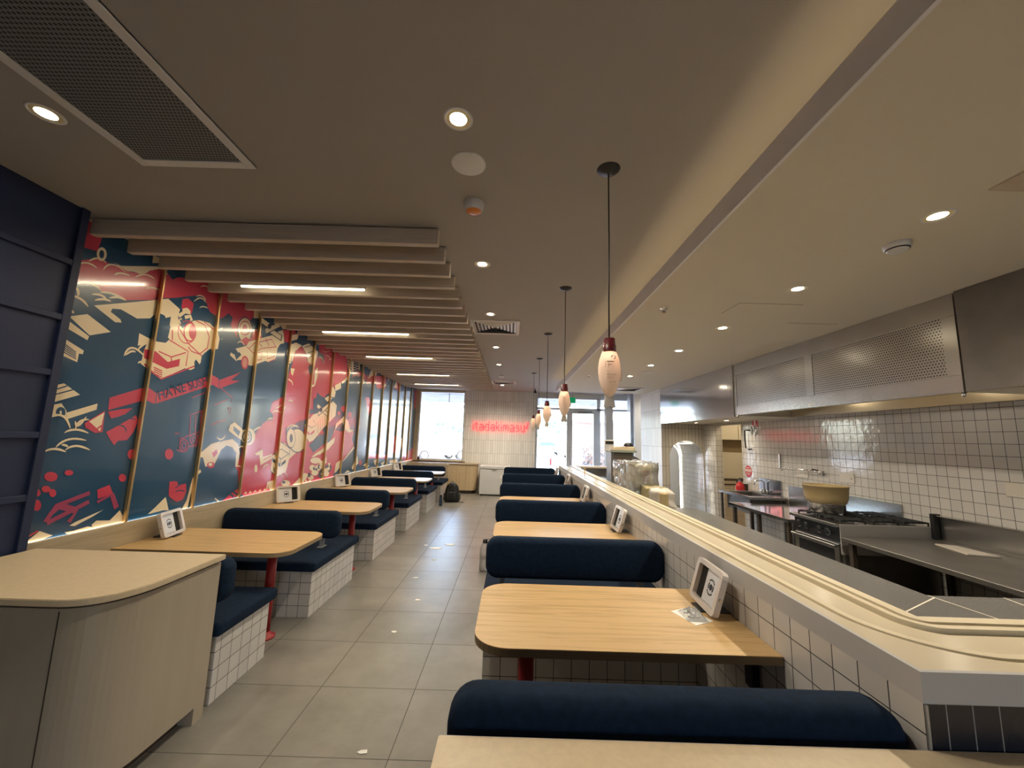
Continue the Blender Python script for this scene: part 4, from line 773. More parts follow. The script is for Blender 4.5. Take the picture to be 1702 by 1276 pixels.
# window 1 (left) and storefront
def pane(parent, x0, x1, y, z0, z1, name='pane'): return MB().box(x0, x1, y-.004, y+.004, z0, z1).build(name, M_['glass'], parent)
win = empty('window_1', (0, 0, 0), kind='structure')
MB().box(-2.72, -2.68, 11.48, 11.56, .86, 2.86).box(-1.41, -1.37, 11.48, 11.56, .86, 2.86).box(-2.68, -1.41, 11.48, 11.56, .86, .90).box(-2.68, -1.41, 11.48, 11.56, 2.82, 2.86).build('window_frame', M_['white_paint'], win)
pane(win, -2.68, -1.41, 11.52, .90, 2.82)
MB().box(-2.78, -1.30, 11.36, 11.50, .84, .862).build('window_sill', M_['wainscot'], win)
sf = empty('window_2', (0, 0, 0), kind='structure')
fr = MB()
for x0, x1 in ((.70, .76), (1.62, 1.68), (2.50, 2.60), (3.42, 3.50), (3.84, 3.90)): fr.box(x0, x1, 11.5, 11.58, 0, 2.78)
fr.box(.7, 3.9, 11.5, 11.58, 2.42, 2.48).box(.7, 3.9, 11.5, 11.58, 2.74, 2.78).box(.7, 1.62, 11.5, 11.58, 0, .06).box(2.6, 3.84, 11.5, 11.58, 0, .55)
fr.build('window_frame', M_['frame_pale'], sf)
for x0, x1 in ((.76, 1.62), (2.60, 3.42), (3.50, 3.84)): pane(sf, x0, x1, 11.54, .06, 2.42)
pane(sf, .76, 3.84, 11.54, 2.48, 2.74)
dr = empty('door_1', (0, 0, 0), kind='structure')
MB().box(1.68, 1.78, 11.5, 11.56, .02, 2.42).box(2.40, 2.50, 11.5, 11.56, .02, 2.42).box(1.78, 2.40, 11.5, 11.56, 2.32, 2.42).box(1.78, 2.40, 11.5, 11.56, .02, .16).build('door_frame', M_['frame_pale'], dr)
pane(dr, 1.78, 2.40, 11.53, .16, 2.32)
MB().tube([(1.73, 11.46, .85), (1.73, 11.44, .9), (1.73, 11.44, 1.3), (1.73, 11.46, 1.35)], .014).build('door_handle', M_['chrome'], dr)
MB().box(1.95, 2.35, 11.44, 11.5, 2.33, 2.39, .008).build('door_closer', M_['aluminium'], dr)
rw = empty('window_3', (0, 0, 0), kind='structure')
MB().box(.85, .91, -3.5, -3.4, .9, 2.1).box(1.69, 1.75, -3.5, -3.4, .9, 2.1).box(.91, 1.69, -3.5, -3.4, 2.04, 2.1).box(.91, 1.69, -3.5, -3.4, .9, .96).build('window_frame', M_['aluminium'], rw)
pane(rw, .91, 1.69, -3.45, .96, 2.04)
# free standing columns inside the storefront
for k, (x, y, wd, lab) in enumerate(((2.62, 10.9, .20, 'pale square column just right of the glass door'), (3.30, 10.9, .30, 'wide grey square column in the far right storefront corner'))):
    MB().box(x, x+wd, y, y+wd, 0, 2.9, .005, 1).build('column', M_['white_paint'] if k == 0 else M_['aluminium'], label=lab, cat='column')

# ---------------------------------------------------------------- mural wall
WAIN_Z = .855
MB().box(-2.8165, -2.79, 2.33, 11.45, 0, WAIN_Z, .002, 1).build('wainscot_panel', M_['wainscot'], label='long pale timber wainscot under the bright mural', cat='wall panel')
MB().box(XL-.0, XL+.012, 2.34, 11.44, .846, .852).build('mural_strip_light', M_['led_cool'], label='thin white strip light glowing along the bottom of the mural', cat='strip light')
MC = {'b': mat('teal mural ink', srgb(17, 72, 108), .3), 'r': mat('red mural ink', srgb(206, 62, 88), .3), 'c': mat('cream mural ink', srgb(244, 226, 192), .35),
      'k': mat('navy mural ink', srgb(24, 44, 70), .3), 'q': mat('dusky red mural ink', srgb(164, 66, 100), .3), 'p': mat('pink mural ink', srgb(220, 140, 130), .3), 'g': mat('grey green mural ink', srgb(120, 140, 130), .3)}
for m in MC.values():
    p = m.node_tree.nodes['Principled BSDF']; p.inputs['Specular IOR Level'].default_value = .6; p.inputs['Coat Weight'].default_value = .8; p.inputs['Coat Roughness'].default_value = .10
    nt = m.node_tree; tc = nt.nodes.new('ShaderNodeTexCoord'); nb = nt.nodes.new('ShaderNodeTexNoise'); nb.inputs['Scale'].default_value = 90
    b = nt.nodes.new('ShaderNodeBump'); b.inputs['Strength'].default_value = .05; b.inputs['Distance'].default_value = .003
    nt.links.new(tc.outputs['Object'], nb.inputs['Vector']); nt.links.new(nb.outputs[0], b.inputs['Height']); nt.links.new(b.outputs[0], p.inputs['Normal'])
from mathutils import geometry as mgeo
mk = list(MC)
mu = MB(); mu.mi = 0; mu.box(XL, XL+.003, 2.33, 11.5, WAIN_Z-.01, 2.89)
letter_at = None
for i, (cc, w_, s_) in enumerate(MURAL):
    v = [float(a) for a in s_.split()]; pts = list(zip(v[::2], v[1::2])); x = XL+.0032+i*.00001; mu.mi = mk.index(cc)
    if w_ == 't': letter_at = pts; continue
    if w_ == 'p':
        if len(pts) < 3: continue
        V2, _e, F2 = mgeo.delaunay_2d_cdt([Vector(q) for q in pts], [], [list(range(len(pts)))], 1, 1e-5)[:3]
        b = bmesh.new(); vs = [b.verts.new((x, v.x, v.y)) for v in V2]
        for t3 in F2:
            f = b.faces.new([vs[q] for q in t3])
        b.normal_update()
        for f in b.faces:
            if f.normal.x < 0: f.normal_flip()
        mu.merge(b)
    else:
        n = len(pts); L_, R_ = [], []
        for k in range(n):
            a, c_ = pts[max(k-1, 0)], pts[min(k+1, n-1)]
            d = Vector((c_[0]-a[0], c_[1]-a[1])); 
            d = d.normalized() if d.length > 1e-6 else Vector((1, 0))
            hw = w_/2*(.35 if (n == 9 and k in (0, n-1)) else (.8 if n == 9 and k in (1, 7) else 1))
            L_.append((x, pts[k][0]-d.y*hw, min(max(pts[k][1]+d.x*hw, .85), 2.89))); R_.append((x, pts[k][0]+d.y*hw, min(max(pts[k][1]-d.x*hw, .85), 2.89)))
        for k in range(n-1): mu.quad(R_[k], L_[k], L_[k+1], R_[k+1])
for f in mu.bm.faces: pass
mo = mu.build('wall_mural', list(MC.values()), label='long teal, red and cream illustrated mural of toy-like trucks and clouds on the left wall', cat='mural')
def text_mesh(s, size, m, name, parent, matrix, extrude=.001, sx=1.0, shear=0):
    cu = bpy.data.curves.new('t', 'FONT'); cu.body = s; cu.size = size; cu.extrude = extrude; cu.shear = shear
    to = bpy.data.objects.new('t', cu); COL.objects.link(to)
    dg = bpy.context.evaluated_depsgraph_get(); me = bpy.data.meshes.new_from_object(to.evaluated_get(dg)); bpy.data.objects.remove(to)
    xs = [v.co.x for v in me.vertices]; wd = max(xs)-min(xs)
    me.transform(Matrix.Scale(sx, 4, (1, 0, 0))); me.transform(matrix)
    me.materials.clear(); me.materials.append(m); me.name = name
    o = bpy.data.objects.new(name, me); COL.objects.link(o); o.parent = parent
    if parent: KIDS.setdefault(parent.name, []).append(o)
    return o, wd
if letter_at:
    (y0, z0), (y1, z1) = letter_at; ln = math.hypot(y1-y0, z1-z0); a = math.atan2(z1-z0, y1-y0)
    sz = .118
    cu = bpy.data.curves.new('t', 'FONT'); cu.body = "HA'NE SUSHI"; cu.size = sz
    to = bpy.data.objects.new('t', cu); COL.objects.link(to); dg = bpy.context.evaluated_depsgraph_get(); to.update_tag(); dg.update()
    wd = to.evaluated_get(dg).dimensions.x or 1; bpy.data.objects.remove(to)
    R = Matrix.Translation((XL+.0072, y0, z0)) @ Matrix.Rotation(a, 4, 'X') @ Matrix(((0, 0, 1, 0), (1, 0, 0, 0), (0, 1, 0, 0), (0, 0, 0, 1)))
    text_mesh("HA'NE SUSHI", sz, MC['b'], 'lettering', mo, R, .0002, ln/wd*.95)
for k in range(15):
    y = 2.985+.607*k
    if y > 11.45: break
    MB((XL+.03, y, WAIN_Z)).box(XL+.004, XL+.034, y-.0085, y+.0085, WAIN_Z, 2.84, .003, 1).build('brass_batten', M_['brass'], label=f'slim brass batten over the mural, {ordn(k)} from the near end', cat='batten', group='brass battens dividing the mural')
# ---------------------------------------------------------------- ceiling slats, linear lamps
SL = .25
pr = MB((0, 0, 0)).box(-2.79, -.515, -.024, .024, 2.785, 2.893, .003, 1).build('ceiling_slat', M_['slat'])
for k in range(32):
    o = pr if k == 0 else copy_tree(pr)
    o.location = (0, 2.425+SL*k, 0); tag(o, f'beige timber ceiling slat above the mural-side booths, {ordn(k)} from the near end', 'ceiling slat', 'ceiling slats over the booths')
def point(loc, e, r=.03, col=WARM):
    d = bpy.data.lights.new('lamp_glow', 'POINT'); d.energy = e; d.color = col; d.shadow_soft_size = r
    o = bpy.data.objects.new('lamp_glow', d); COL.objects.link(o); o.location = loc; return o
proto = None
for k in range(5):
    y = 3.30+1.545*k+(0 if k else 0)
    yk = 2.425+SL*round((y-2.425-.125)/SL)+.125
    if proto is None:
        t = empty('linear_lamp', (0, 0, 0))
        MB().box(-2.42, -1.32, -.014, .014, .012, .055, .003, 1).build('lamp_body', M_['aluminium'], t)
        MB().box(-2.41, -1.33, -.012, .012, 0, .012, .002, 1).build('diffuser', M_['led_line'], t)
        MB().cyl((-1.6, 0, .055), (-1.6, 0, .105), .003).build('hanger', M_['black'], t)
        MB().cyl((-2.2, 0, .055), (-2.2, 0, .105), .003).build('hanger', M_['black'], t)
        proto = t
    else: t = copy_tree(proto)
    t.location = (0, yk, 2.795)
    tag(t, f'glowing linear lamp between the ceiling slats, {ordn(k)} from the near end', 'linear lamp', 'linear lamps between the slats')
    d = bpy.data.lights.new('linear_glow', 'AREA'); d.shape = 'RECTANGLE'; d.size = 1.05; d.size_y = .03; d.energy = 9; d.color = (1, .84, .58); d.spread = math.radians(170)
    o = bpy.data.objects.new('linear_glow', d); COL.objects.link(o); o.location = (-1.87, yk, 2.79)

# ---------------------------------------------------------------- downlights
dl0 = None
def downlight(x, y, z, lab, grp, e=22, col=WARM):
    global dl0
    if dl0 is None:
        t = empty('downlight', (0, 0, 0))
        n = 28; mb = MB()
        mb.lathe([(.052, -.001), (.060, -.004), (.064, 0), (.064, .001)], n=n).build('trim_ring', M_['white_paint'], t)
        MB().lathe([(.052, -.001), (.036, -.0005)], n=n).build('reflector', M_['reflector'], t)
        MB().lathe([(.036, -.0006), (.0, -.0006)], n=n).build('lamp', M_['bulb'], t)
        dl0 = t
    else: t = copy_tree(dl0)
    t.location = (x, y, z); tag(t, lab, 'downlight', grp)
    d = bpy.data.lights.new('downlight_beam', 'SPOT'); d.energy = e; d.color = col; d.spot_size = math.radians(150); d.spot_blend = .9; d.shadow_soft_size = .035
    o = bpy.data.objects.new('downlight_beam', d); COL.objects.link(o); o.location = (x, y, z-.012)
g1 = 'downlights along the aisle ceiling'
for k, y in enumerate((1.512, 2.929, 4.184, 5.777, 7.196, 10.05)):
    downlight(-.268, y, 2.9, f'round recessed downlight in the aisle ceiling, {ordn(k)} from the camera', g1, 56 if k < 5 else 170, (1, .88, .70))
downlight(-2.086, 1.547, 2.9, 'recessed downlight between the ceiling grille and the navy panelled wall', None, 34)
g2 = 'downlights in the lowered kitchen ceiling'
for k, y in enumerate((1.72, 2.633, 3.62, 4.60, 5.56, 6.55, 7.5)):
    downlight(1.985, y, 2.65, f'round recessed downlight in the lowered kitchen ceiling, {ordn(k)} from the camera', g2, 55, (1, .87, .68))
downlight(3.75, 9.65, 2.9, 'added, unseen downlight brightening the back room beyond the tiled arch', None, 60, (1, .95, .85))  # added lamp with no known fitting, lifts the white wall behind the arch
downlight(3.55, 6.48, 1.945, 'small downlight under the steel-faced soffit, the one nearer the range hood', None, 14)
downlight(3.52, 7.5, 1.945, 'small downlight under the steel-faced soffit, the one nearer the tiled arch', None, 14)
# ---------------------------------------------------------------- ceiling fittings
t = empty('return_air_grille', (-1.655, 1.26, 2.9), 'large rectangular perforated return air grille in the ceiling, top left', 'ceiling grille')
MB().box(-.295, .295, -.6, .6, -.006, .004).build('perforated_face', M_['grille'], t)
f = MB(); f.box(-.295, -.250, -.6, .6, -.012, .004, .002, 1).box(.250, .295, -.6, .6, -.012, .004, .002, 1).box(-.25, .25, .552, .6, -.012, .004, .002, 1).box(-.25, .25, -.6, -.552, -.012, .004, .002, 1)
f.build('frame', M_['white_paint'], t)
t = empty('ceiling_speaker', (-.253, 1.787, 2.9), 'flat round white ceiling speaker between a downlight and the amber alarm', 'speaker')
MB().lathe([(0, -.006), (.080, -.006), (.086, -.003), (.086, .001)], n=40).build('cover', M_['white_paint'], t)
t = empty('ceiling_speaker', (2.14, 6.1, 2.65), 'flat round speaker in the lowered kitchen ceiling, among the far downlights', 'speaker')
MB().lathe([(0, -.006), (.090, -.006), (.096, -.003), (.096, .001)], n=32).build('cover', M_['white_paint'], t)
t = empty('smoke_alarm', (-.257, 2.121, 2.9), 'white ceiling alarm with an amber dust cap above the aisle', 'smoke alarm')
MB().lathe([(.045, -.052), (.055, -.03), (.060, -.012), (.060, .001)], n=32).build('base', M_['white_gloss'], t)
MB().lathe([(0, -.060), (.028, -.060), (.033, -.054), (.046, -.050), (.050, -.024), (.056, -.02)], n=32).build('dust_cap', mat('amber plastic cap', (.75, .25, .04, 1), .35), t, label='amber translucent dust cap')
t = empty('smoke_alarm', (2.055, 1.989, 2.65), 'white smoke alarm on the lowered ceiling above the kitchen worktop', 'smoke alarm')
MB().lathe([(0, -.042), (.036, -.042), (.046, -.036), (.050, -.026), (.058, -.022), (.060, .001)], n=32).build('body', M_['white_gloss'], t)
MB().lathe([(.0465, -.034), (.0515, -.031), (.0515, -.028), (.0465, -.026)], n=32).build('sensor_slot', M_['black'], t)
t = empty('smoke_alarm', (-.244, 8.469, 2.9), 'small white smoke alarm far down the aisle ceiling near the second vent', 'smoke alarm')
MB().lathe([(0, -.04), (.04, -.04), (.06, -.02), (.062, .001)], n=24).build('body', M_['white_gloss'], t)
for x, y, lab in ((1.227, 3.113, 'tiny brass sprinkler head beside the ceiling cove above the low wall'), (1.3, 6.6, 'tiny sprinkler head on the lowered ceiling behind the first fish lamp')):
    t = empty('sprinkler_head', (x, y, 2.65), lab, 'sprinkler')
    MB().lathe([(.012, -.03), (.012, -.008), (.028, -.006), (.03, .001)], n=16).build('escutcheon', M_['chrome'], t)
    MB().cyl((0, 0, -.045), (0, 0, -.041), .018, n=12).cyl((0, 0, -.045), (0, 0, -.028), .004, n=8).build('deflector', M_['brass'], t)
def diffuser(x, y, z, s, lab, along=True):
    t = empty('ceiling_vent', (x, y, z), lab, 'ceiling vent'); h = s/2
    f = MB()
    for a, b_, c_, d_ in ((-h, -h+.04, -h, h), (h-.04, h, -h, h), (-h+.04, h-.04, -h, -h+.04), (-h+.04, h-.04, h-.04, h)): f.box(a, b_, c_, d_, -.014, .003, .003, 1)
    f.build('frame', M_['white_paint'], t)
    MB().box(-h+.04, h-.04, -h+.04, h-.04, -.001, .002).build('backing', M_['black'], t)
    n = 6
    for q in range(4):
        b = MB()
        for k in range(1, n+1):
            r0 = (h-.045)*k/n; r1 = r0-.020; zz = -.012
            R = Matrix.Rotation(math.pi/2*q, 3, 'Z')
            P_ = [R @ Vector(v) for v in ((-r0, -r0, -.002), (r0, -r0, -.002), (r1, -r1, zz), (-r1, -r1, zz))]
            b.quad(*[tuple(v) for v in P_])
        b.build('louvre', M_['white_paint'], t)
    return t
diffuser(-.236, 4.69, 2.9, .60, 'square four-way ceiling vent near the slat ends, the nearer of two in the aisle ceiling')
diffuser(-.22, 9.50, 2.9, .60, 'square four-way ceiling vent far down the aisle by the tiled pier')
diffuser(2.42, 8.2, 2.65, .55, 'square vent in the lowered ceiling at its far end, near the pale tiled pillar')
t = empty('ceiling_hatch', (2.27, 1.32, 2.65), 'grey ceiling vent panel at the right edge of the lowered ceiling', 'ceiling vent')
MB().box(-.29, .29, -.20, .20, -.008, .002, .002, 1).build('panel', M_['slat'], t)
t = MB(); t.box(1.75, 2.25, 2.938, 2.941, 2.6480, 2.6499).box(2.45, 2.9, 3.40, 3.403, 2.6480, 2.6499).box(1.75, 1.753, 2.94, 3.2, 2.6480, 2.6499)
t.build('access_hatch', mat('hatch joint', (.30, .26, .2, 1), .8), label='thin outline of an access hatch in the lowered ceiling before the range hood', cat='access hatch')
t = empty('security_camera', (.62, 10.6, 2.9), 'small black dome camera under the ceiling at the right of the tiled pier', 'security camera')
MB().lathe([(0, -.12), (.03, -.11), (.042, -.085), (.03, -.06), (.012, -.05), (.012, .0)], n=16).build('dome', M_['black'], t)
t = empty('security_camera', (2.75, 9.6, 2.9), 'grey cone-shaped camera hanging near the storefront columns', 'security camera')
MB().lathe([(0, -.22), (.03, -.20), (.05, -.12), (.015, -.10), (.015, 0)], n=16).build('housing', M_['aluminium'], t)
t = empty('exit_sign', (1.64, 10.6, 2.62), 'green exit sign hanging by the glass door', 'sign')
MB().box(-.08, .08, -.012, .012, -.075, .075, .004, 1).build('panel', mat('green sign face', (.0, .35, .12, 1), .4, emit=(.0, .6, .2, 1), es=.2), t)
MB().cyl((0, 0, .075), (0, 0, .28), .006).build('rod', M_['aluminium'], t)

# ---------------------------------------------------------------- fish pendants
PAPER_FISH = bpy.data.materials.new('translucent paper'); PAPER_FISH.use_nodes = True
N = PAPER_FISH.node_tree.nodes; L = PAPER_FISH.node_tree.links; N.clear()
o_ = N.new('ShaderNodeOutputMaterial'); d_ = N.new('ShaderNodeBsdfDiffuse'); t_ = N.new('ShaderNodeBsdfTranslucent'); m_ = N.new('ShaderNodeMixShader')
d_.inputs[0].default_value = (.92, .86, .78, 1); t_.inputs[0].default_value = (.92, .78, .66, 1); m_.inputs[0].default_value = .28
L.new(d_.outputs[0], m_.inputs[1]); L.new(t_.outputs[0], m_.inputs[2]); L.new(m_.outputs[0], o_.inputs[0])
RELIEF = mat('raised paper relief', (.80, .70, .60, 1), .7)
def fish_lamp():
    t = empty('fish_pendant_lamp', (0, 0, 0))
    MB().lathe([(0, -.022), (.012, -.020), (.045, -.012), (.058, 0)], n=28).build('ceiling_rose', M_['black'], t)
    MB().tube([(0, 0, -.02), (.001, 0, -.4), (-.001, 0, -.7), (0, 0, -.875)], .0035, 8).build('cord', M_['black'], t)
    MB().lathe([(.031, -.938), (.031, -.905), (.028, -.903), (.026, -.872), (.0, -.870)], n=24).build('lamp_socket', M_['dark_red'], t)
    # body: flattened fish, nose in the socket, tail at the bottom
    prof = [(.010, -1.150), (.018, -1.142), (.029, -1.125), (.040, -1.098), (.048, -1.068), (.0520, -1.035), (.0515, -1.005), (.047, -.975), (.038, -.948), (.029, -.925)]
    b = MB().lathe(prof, n=28, sx=1, sy=.62)
    body = b.build('fish_body', PAPER_FISH, t)
    tail = [(-.017, -1.138), (.017, -1.138), (.020, -1.16), (.026, -1.196), (.012, -1.199), (0, -1.192), (-.012, -1.199), (-.026, -1.196), (-.020, -1.16)]
    MB().prism(tail, -.007, .007, MY, .002).build('tail_fin', M_['offwhite'], t)
    MB().prism([(.048, -1.0), (.062, -1.04), (.055, -1.075), (.040, -1.07), (.045, -1.04)], -.003, .003, MY).build('side_fin', PAPER_FISH, t)
    e = MB()
    for x, z, w_, h_ in ((-.018, -.985, .034, .004), (-.016, -1.0, .02, .003), (-.026, -1.0, .003, .03), (-.014, -1.0, .003, .03), (-.02, -1.03, .014, .003), (-.02, -1.045, .044, .003), (-.02, -1.062, .03, .003), (-.008, -1.08, .03, .003)):
        yb = -.031*math.sqrt(max(0, 1-((x+w_/2)/.055)**2))
        e.box(x, x+w_, yb-.003, yb+.004, z-h_/2, z+h_/2, .0008, 1)
    e.lathe([(.006, -.002), (.011, 0), (.006, .002)], n=16, M=Matrix.Translation((.012, -.026, -.965)) @ Matrix.Rotation(math.pi/2, 4, 'X'))
    e.build('embossed_marks', RELIEF, t)
    return t
fp = None
for k, (x, y) in enumerate(((.449, 1.80), (.450, 3.373), (.440, 4.93), (.446, 6.52), (.441, 8.02))):
    t = fp = fish_lamp() if fp is None else None
    break
fp = t
for k, (x, y) in enumerate(((.449, 1.80), (.450, 3.373), (.440, 4.93), (.446, 6.52), (.441, 8.02))):
    t = fp if k == 0 else copy_tree(fp)
    t.location = (x, y, 2.9); t.rotation_euler = (0, 0, (.0, .25, -.3, .5, 0)[k])
    tag(t, f'paper fish pendant lamp with an oxblood cap on a black cord, {ordn(k)} from the camera', 'pendant lamp', 'fish pendant lamps over the right tables')
    point((x, y, 1.945), .12, .010, (1, .62, .42))
# ================================================================ booths
def cushion(mb, x0, x1, y0, y1, z0, z1, r=.03):
    b = bmesh.new()
    vs = [b.verts.new((x, y, z)) for x in (x0, x1) for y in (y0, y1) for z in (z0, z1)]
    for q in ((0, 1, 3, 2), (4, 6, 7, 5), (0, 4, 5, 1), (2, 3, 7, 6), (0, 2, 6, 4), (1, 5, 7, 3)): b.faces.new([vs[i] for i in q])
    bmesh.ops.recalc_face_normals(b, faces=b.faces)
    bmesh.ops.bevel(b, geom=b.edges[:], offset=r, segments=4, affect='EDGES', profile=.5, clamp_overlap=True)
    for f in b.faces: f.smooth = True
    mb.merge(b)
def backrest(mb, x0, x1, y0, y1, z0, z1, round_x0, round_x1, r=.075):
    out = rrect(x0, x1, z0, z1, r, (round_x0, round_x1, round_x1, round_x0), 6)
    b = bmesh.new(); n = len(out)
    lo = [b.verts.new((x, y0, z)) for x, z in out]; hi = [b.verts.new((x, y1, z)) for x, z in out]
    b.faces.new(lo); b.faces.new(hi[::-1])
    for i in range(n): b.faces.new((lo[i], hi[i], hi[(i+1) % n], lo[(i+1) % n]))
    bmesh.ops.recalc_face_normals(b, faces=b.faces)
    rim = [e for e in b.edges if abs(e.verts[0].co.y-e.verts[1].co.y) < 1e-6]
    bmesh.ops.bevel(b, geom=rim, offset=.032, segments=4, affect='EDGES', profile=.5, clamp_overlap=True)
    for f in b.faces: f.smooth = True
    mb.merge(b)
def booth(side, single=None):
    """local origin: centre line of the backrest on the floor at the aisle end; side 'L' runs to -x, 'R' to +x"""
    t = empty('booth_bench', (0, 0, 0))
    L_ = side == 'L'
    if L_: xw, xe, top, seat, b0, b1, zl = -1.125, 0.0, .370, .448, .533, .787, 0.0
    else: xw, xe, top, seat, b0, b1, zl = 1.134, 0.0, .505, .585, .655, .905, .41
    y0, y1 = (-.46, .455)
    if not L_: y0, y1 = -.465, .455
    if single == 'far': y0 = -.045
    if single == 'near': y1 = .045
    X0, X1 = (xw, xe) if L_ else (xe, xw)
    off = (0, 0, 0)
    # the tile courses count from the top of the base
    m = MB(); m.box(X0, X1, y0, y1, 0, top, .002, 1)
    base = m.build('tiled_base', M_['tile_bench'] if L_ else TILE_R, t)
    m = MB()
    cx0, cx1 = (X0+.002, X1+.035) if L_ else (X0-.035, X1)
    cushion(m, cx0, cx1, y0-.035, y1+(.035 if single != 'near' else 0), top, seat, .022)
    seat_o = m.build('seat_cushion', M_['fabric'], t)
    m = MB()
    bx0, bx1 = (X0+.008, X1+.02) if L_ else (X0-.025, X1-.004)
    backrest(m, bx0, bx1, -.052, .052, b0, b1, 1, 1)
    bo = m.build('backrest', M_['fabric'], t)
    m = MB()
    for y in (-.048, .048):
        m.tube([(bx0+.05, y, b1-.035), (bx1-.05, y, b1-.035)], .0035, 6)
    m.build('piping', M_['piping'], bo)
    for x in ((-.13, -.98) if L_ else (.10, 1.00)):
        m = MB(); m.box(x-.035, x+.0, -.02, .02, seat-.002, b0+.04, .002, 1).box(x-.045, x+.010, -.05, .05, seat-.002, seat+.006, .001, 1)
        m.build('bracket', M_['aluminium'], t)
    return t
TILE_R = tilemat('white gloss square tile of the right booths', (.60, .58, .55, 1), (.03, .03, .032, 1), (TS, TS, .0935), (0, 0, .036), .0035)
def table(side):
    """origin on the floor below the aisle end, centre of the width"""
    t = empty('booth_table', (0, 0, 0)); L_ = side == 'L'
    zt = .70 if L_ else .79
    x0, x1 = (-1.225, 0) if L_ else (0, 1.137)
    m = MB(); m.prism(rrect(x0, x1, -.322, .322, .13, (0, 1, 1, 0) if L_ else (1, 0, 0, 1)), zt-.004, zt)
    top = m.build('tabletop', M_['wood'], t)
    m = MB(); m.prism(rrect(x0, x1, -.322, .322, .13, (0, 1, 1, 0) if L_ else (1, 0, 0, 1)), zt-.030, zt-.004)
    m.build('edge', M_['ply_edge'], top)
    px = -.27 if L_ else .215
    m = MB(); m.cyl((px, 0, .008), (px, 0, zt-.036), .034, n=24); m.lathe([(0, 0), (.075, 0), (.075, .010), (.05, .018), (.034, .045)], (px, 0, 0), 32)
    m.build('leg', M_['red'], t)
    MB().box(px-.11, px+.11, -.11, .11, zt-.036, zt-.030).build('mount_plate', M_['black'], t)
    m = MB()
    if L_: m.box(x0, x0+.03, -.2, .2, zt-.17, zt-.030).box(x0, x0+.30, -.02, .02, zt-.055, zt-.030)
    else: m.box(x1-.03, x1, -.17, -.12, zt-.20, zt-.030).box(x1-.28, x1, -.17, -.12, zt-.055, zt-.030).box(x1-.03, x1, .12, .17, zt-.20, zt-.030)
    m.build('wall_bracket', M_['black'], t)
    return t
names_from_cam = ['first', 'second', 'third', 'fourth', 'fifth', 'sixth']
# left side, along the mural
bp = booth('L'); tp = table('L')
bs = booth('L', 'far'); bs.location = (-1.665, 2.49, 0)
tag(bs, 'single navy booth bench on white tiles tucked behind the cream host counter', 'booth bench', 'mural-side booth benches')
LB = [4.0+1.545*k for k in range(5)]
for k, y in enumerate(LB):
    o = bp if k == 0 else copy_tree(bp)
    o.location = (-1.665, y, 0)
    tag(o, f'navy double booth bench on white tiled base along the mural, {names_from_cam[k]} beyond the host counter' if k < 4 else 'farthest navy booth bench along the mural, beside the timber cabinet', 'booth bench', 'mural-side booth benches')
for k in range(5):
    o = tp if k == 0 else copy_tree(tp)
    o.location = (-1.555, 3.205+1.545*k, 0)
    tag(o, f'oak booth table on a red post along the mural wall, {names_from_cam[k]} from the host counter', 'table', 'mural-side booth tables')
# right side, along the low tiled wall
bs = booth('R', 'far'); bs.location = (-.115, 1.125, 0)
tag(bs, 'nearest navy booth bench, its backrest right behind the cream front counter', 'booth bench', 'booth benches on the kitchen side')
bp = booth('R')
for k in range(4):
    o = bp if k == 0 else copy_tree(bp)
    o.location = (-.115, 2.70+1.57*k, 0)
    tag(o, f'navy double booth bench along the low tiled wall, {("second", "third", "fourth", "fifth")[k]} from the camera', 'booth bench', 'booth benches on the kitchen side')
o = booth('R', 'near'); o.location = (-.115, 8.98, 0)
tag(o, 'farthest navy booth bench along the low wall, next to the storefront', 'booth bench', 'booth benches on the kitchen side')
tp = table('R')
for k in range(5):
    o = tp if k == 0 else copy_tree(tp)
    o.location = (-.12, 1.87+1.57*k, 0)
    tag(o, f'oak booth table on a red post against the low tiled wall, {names_from_cam[k]} from the camera', 'table', 'booth tables on the kitchen side')

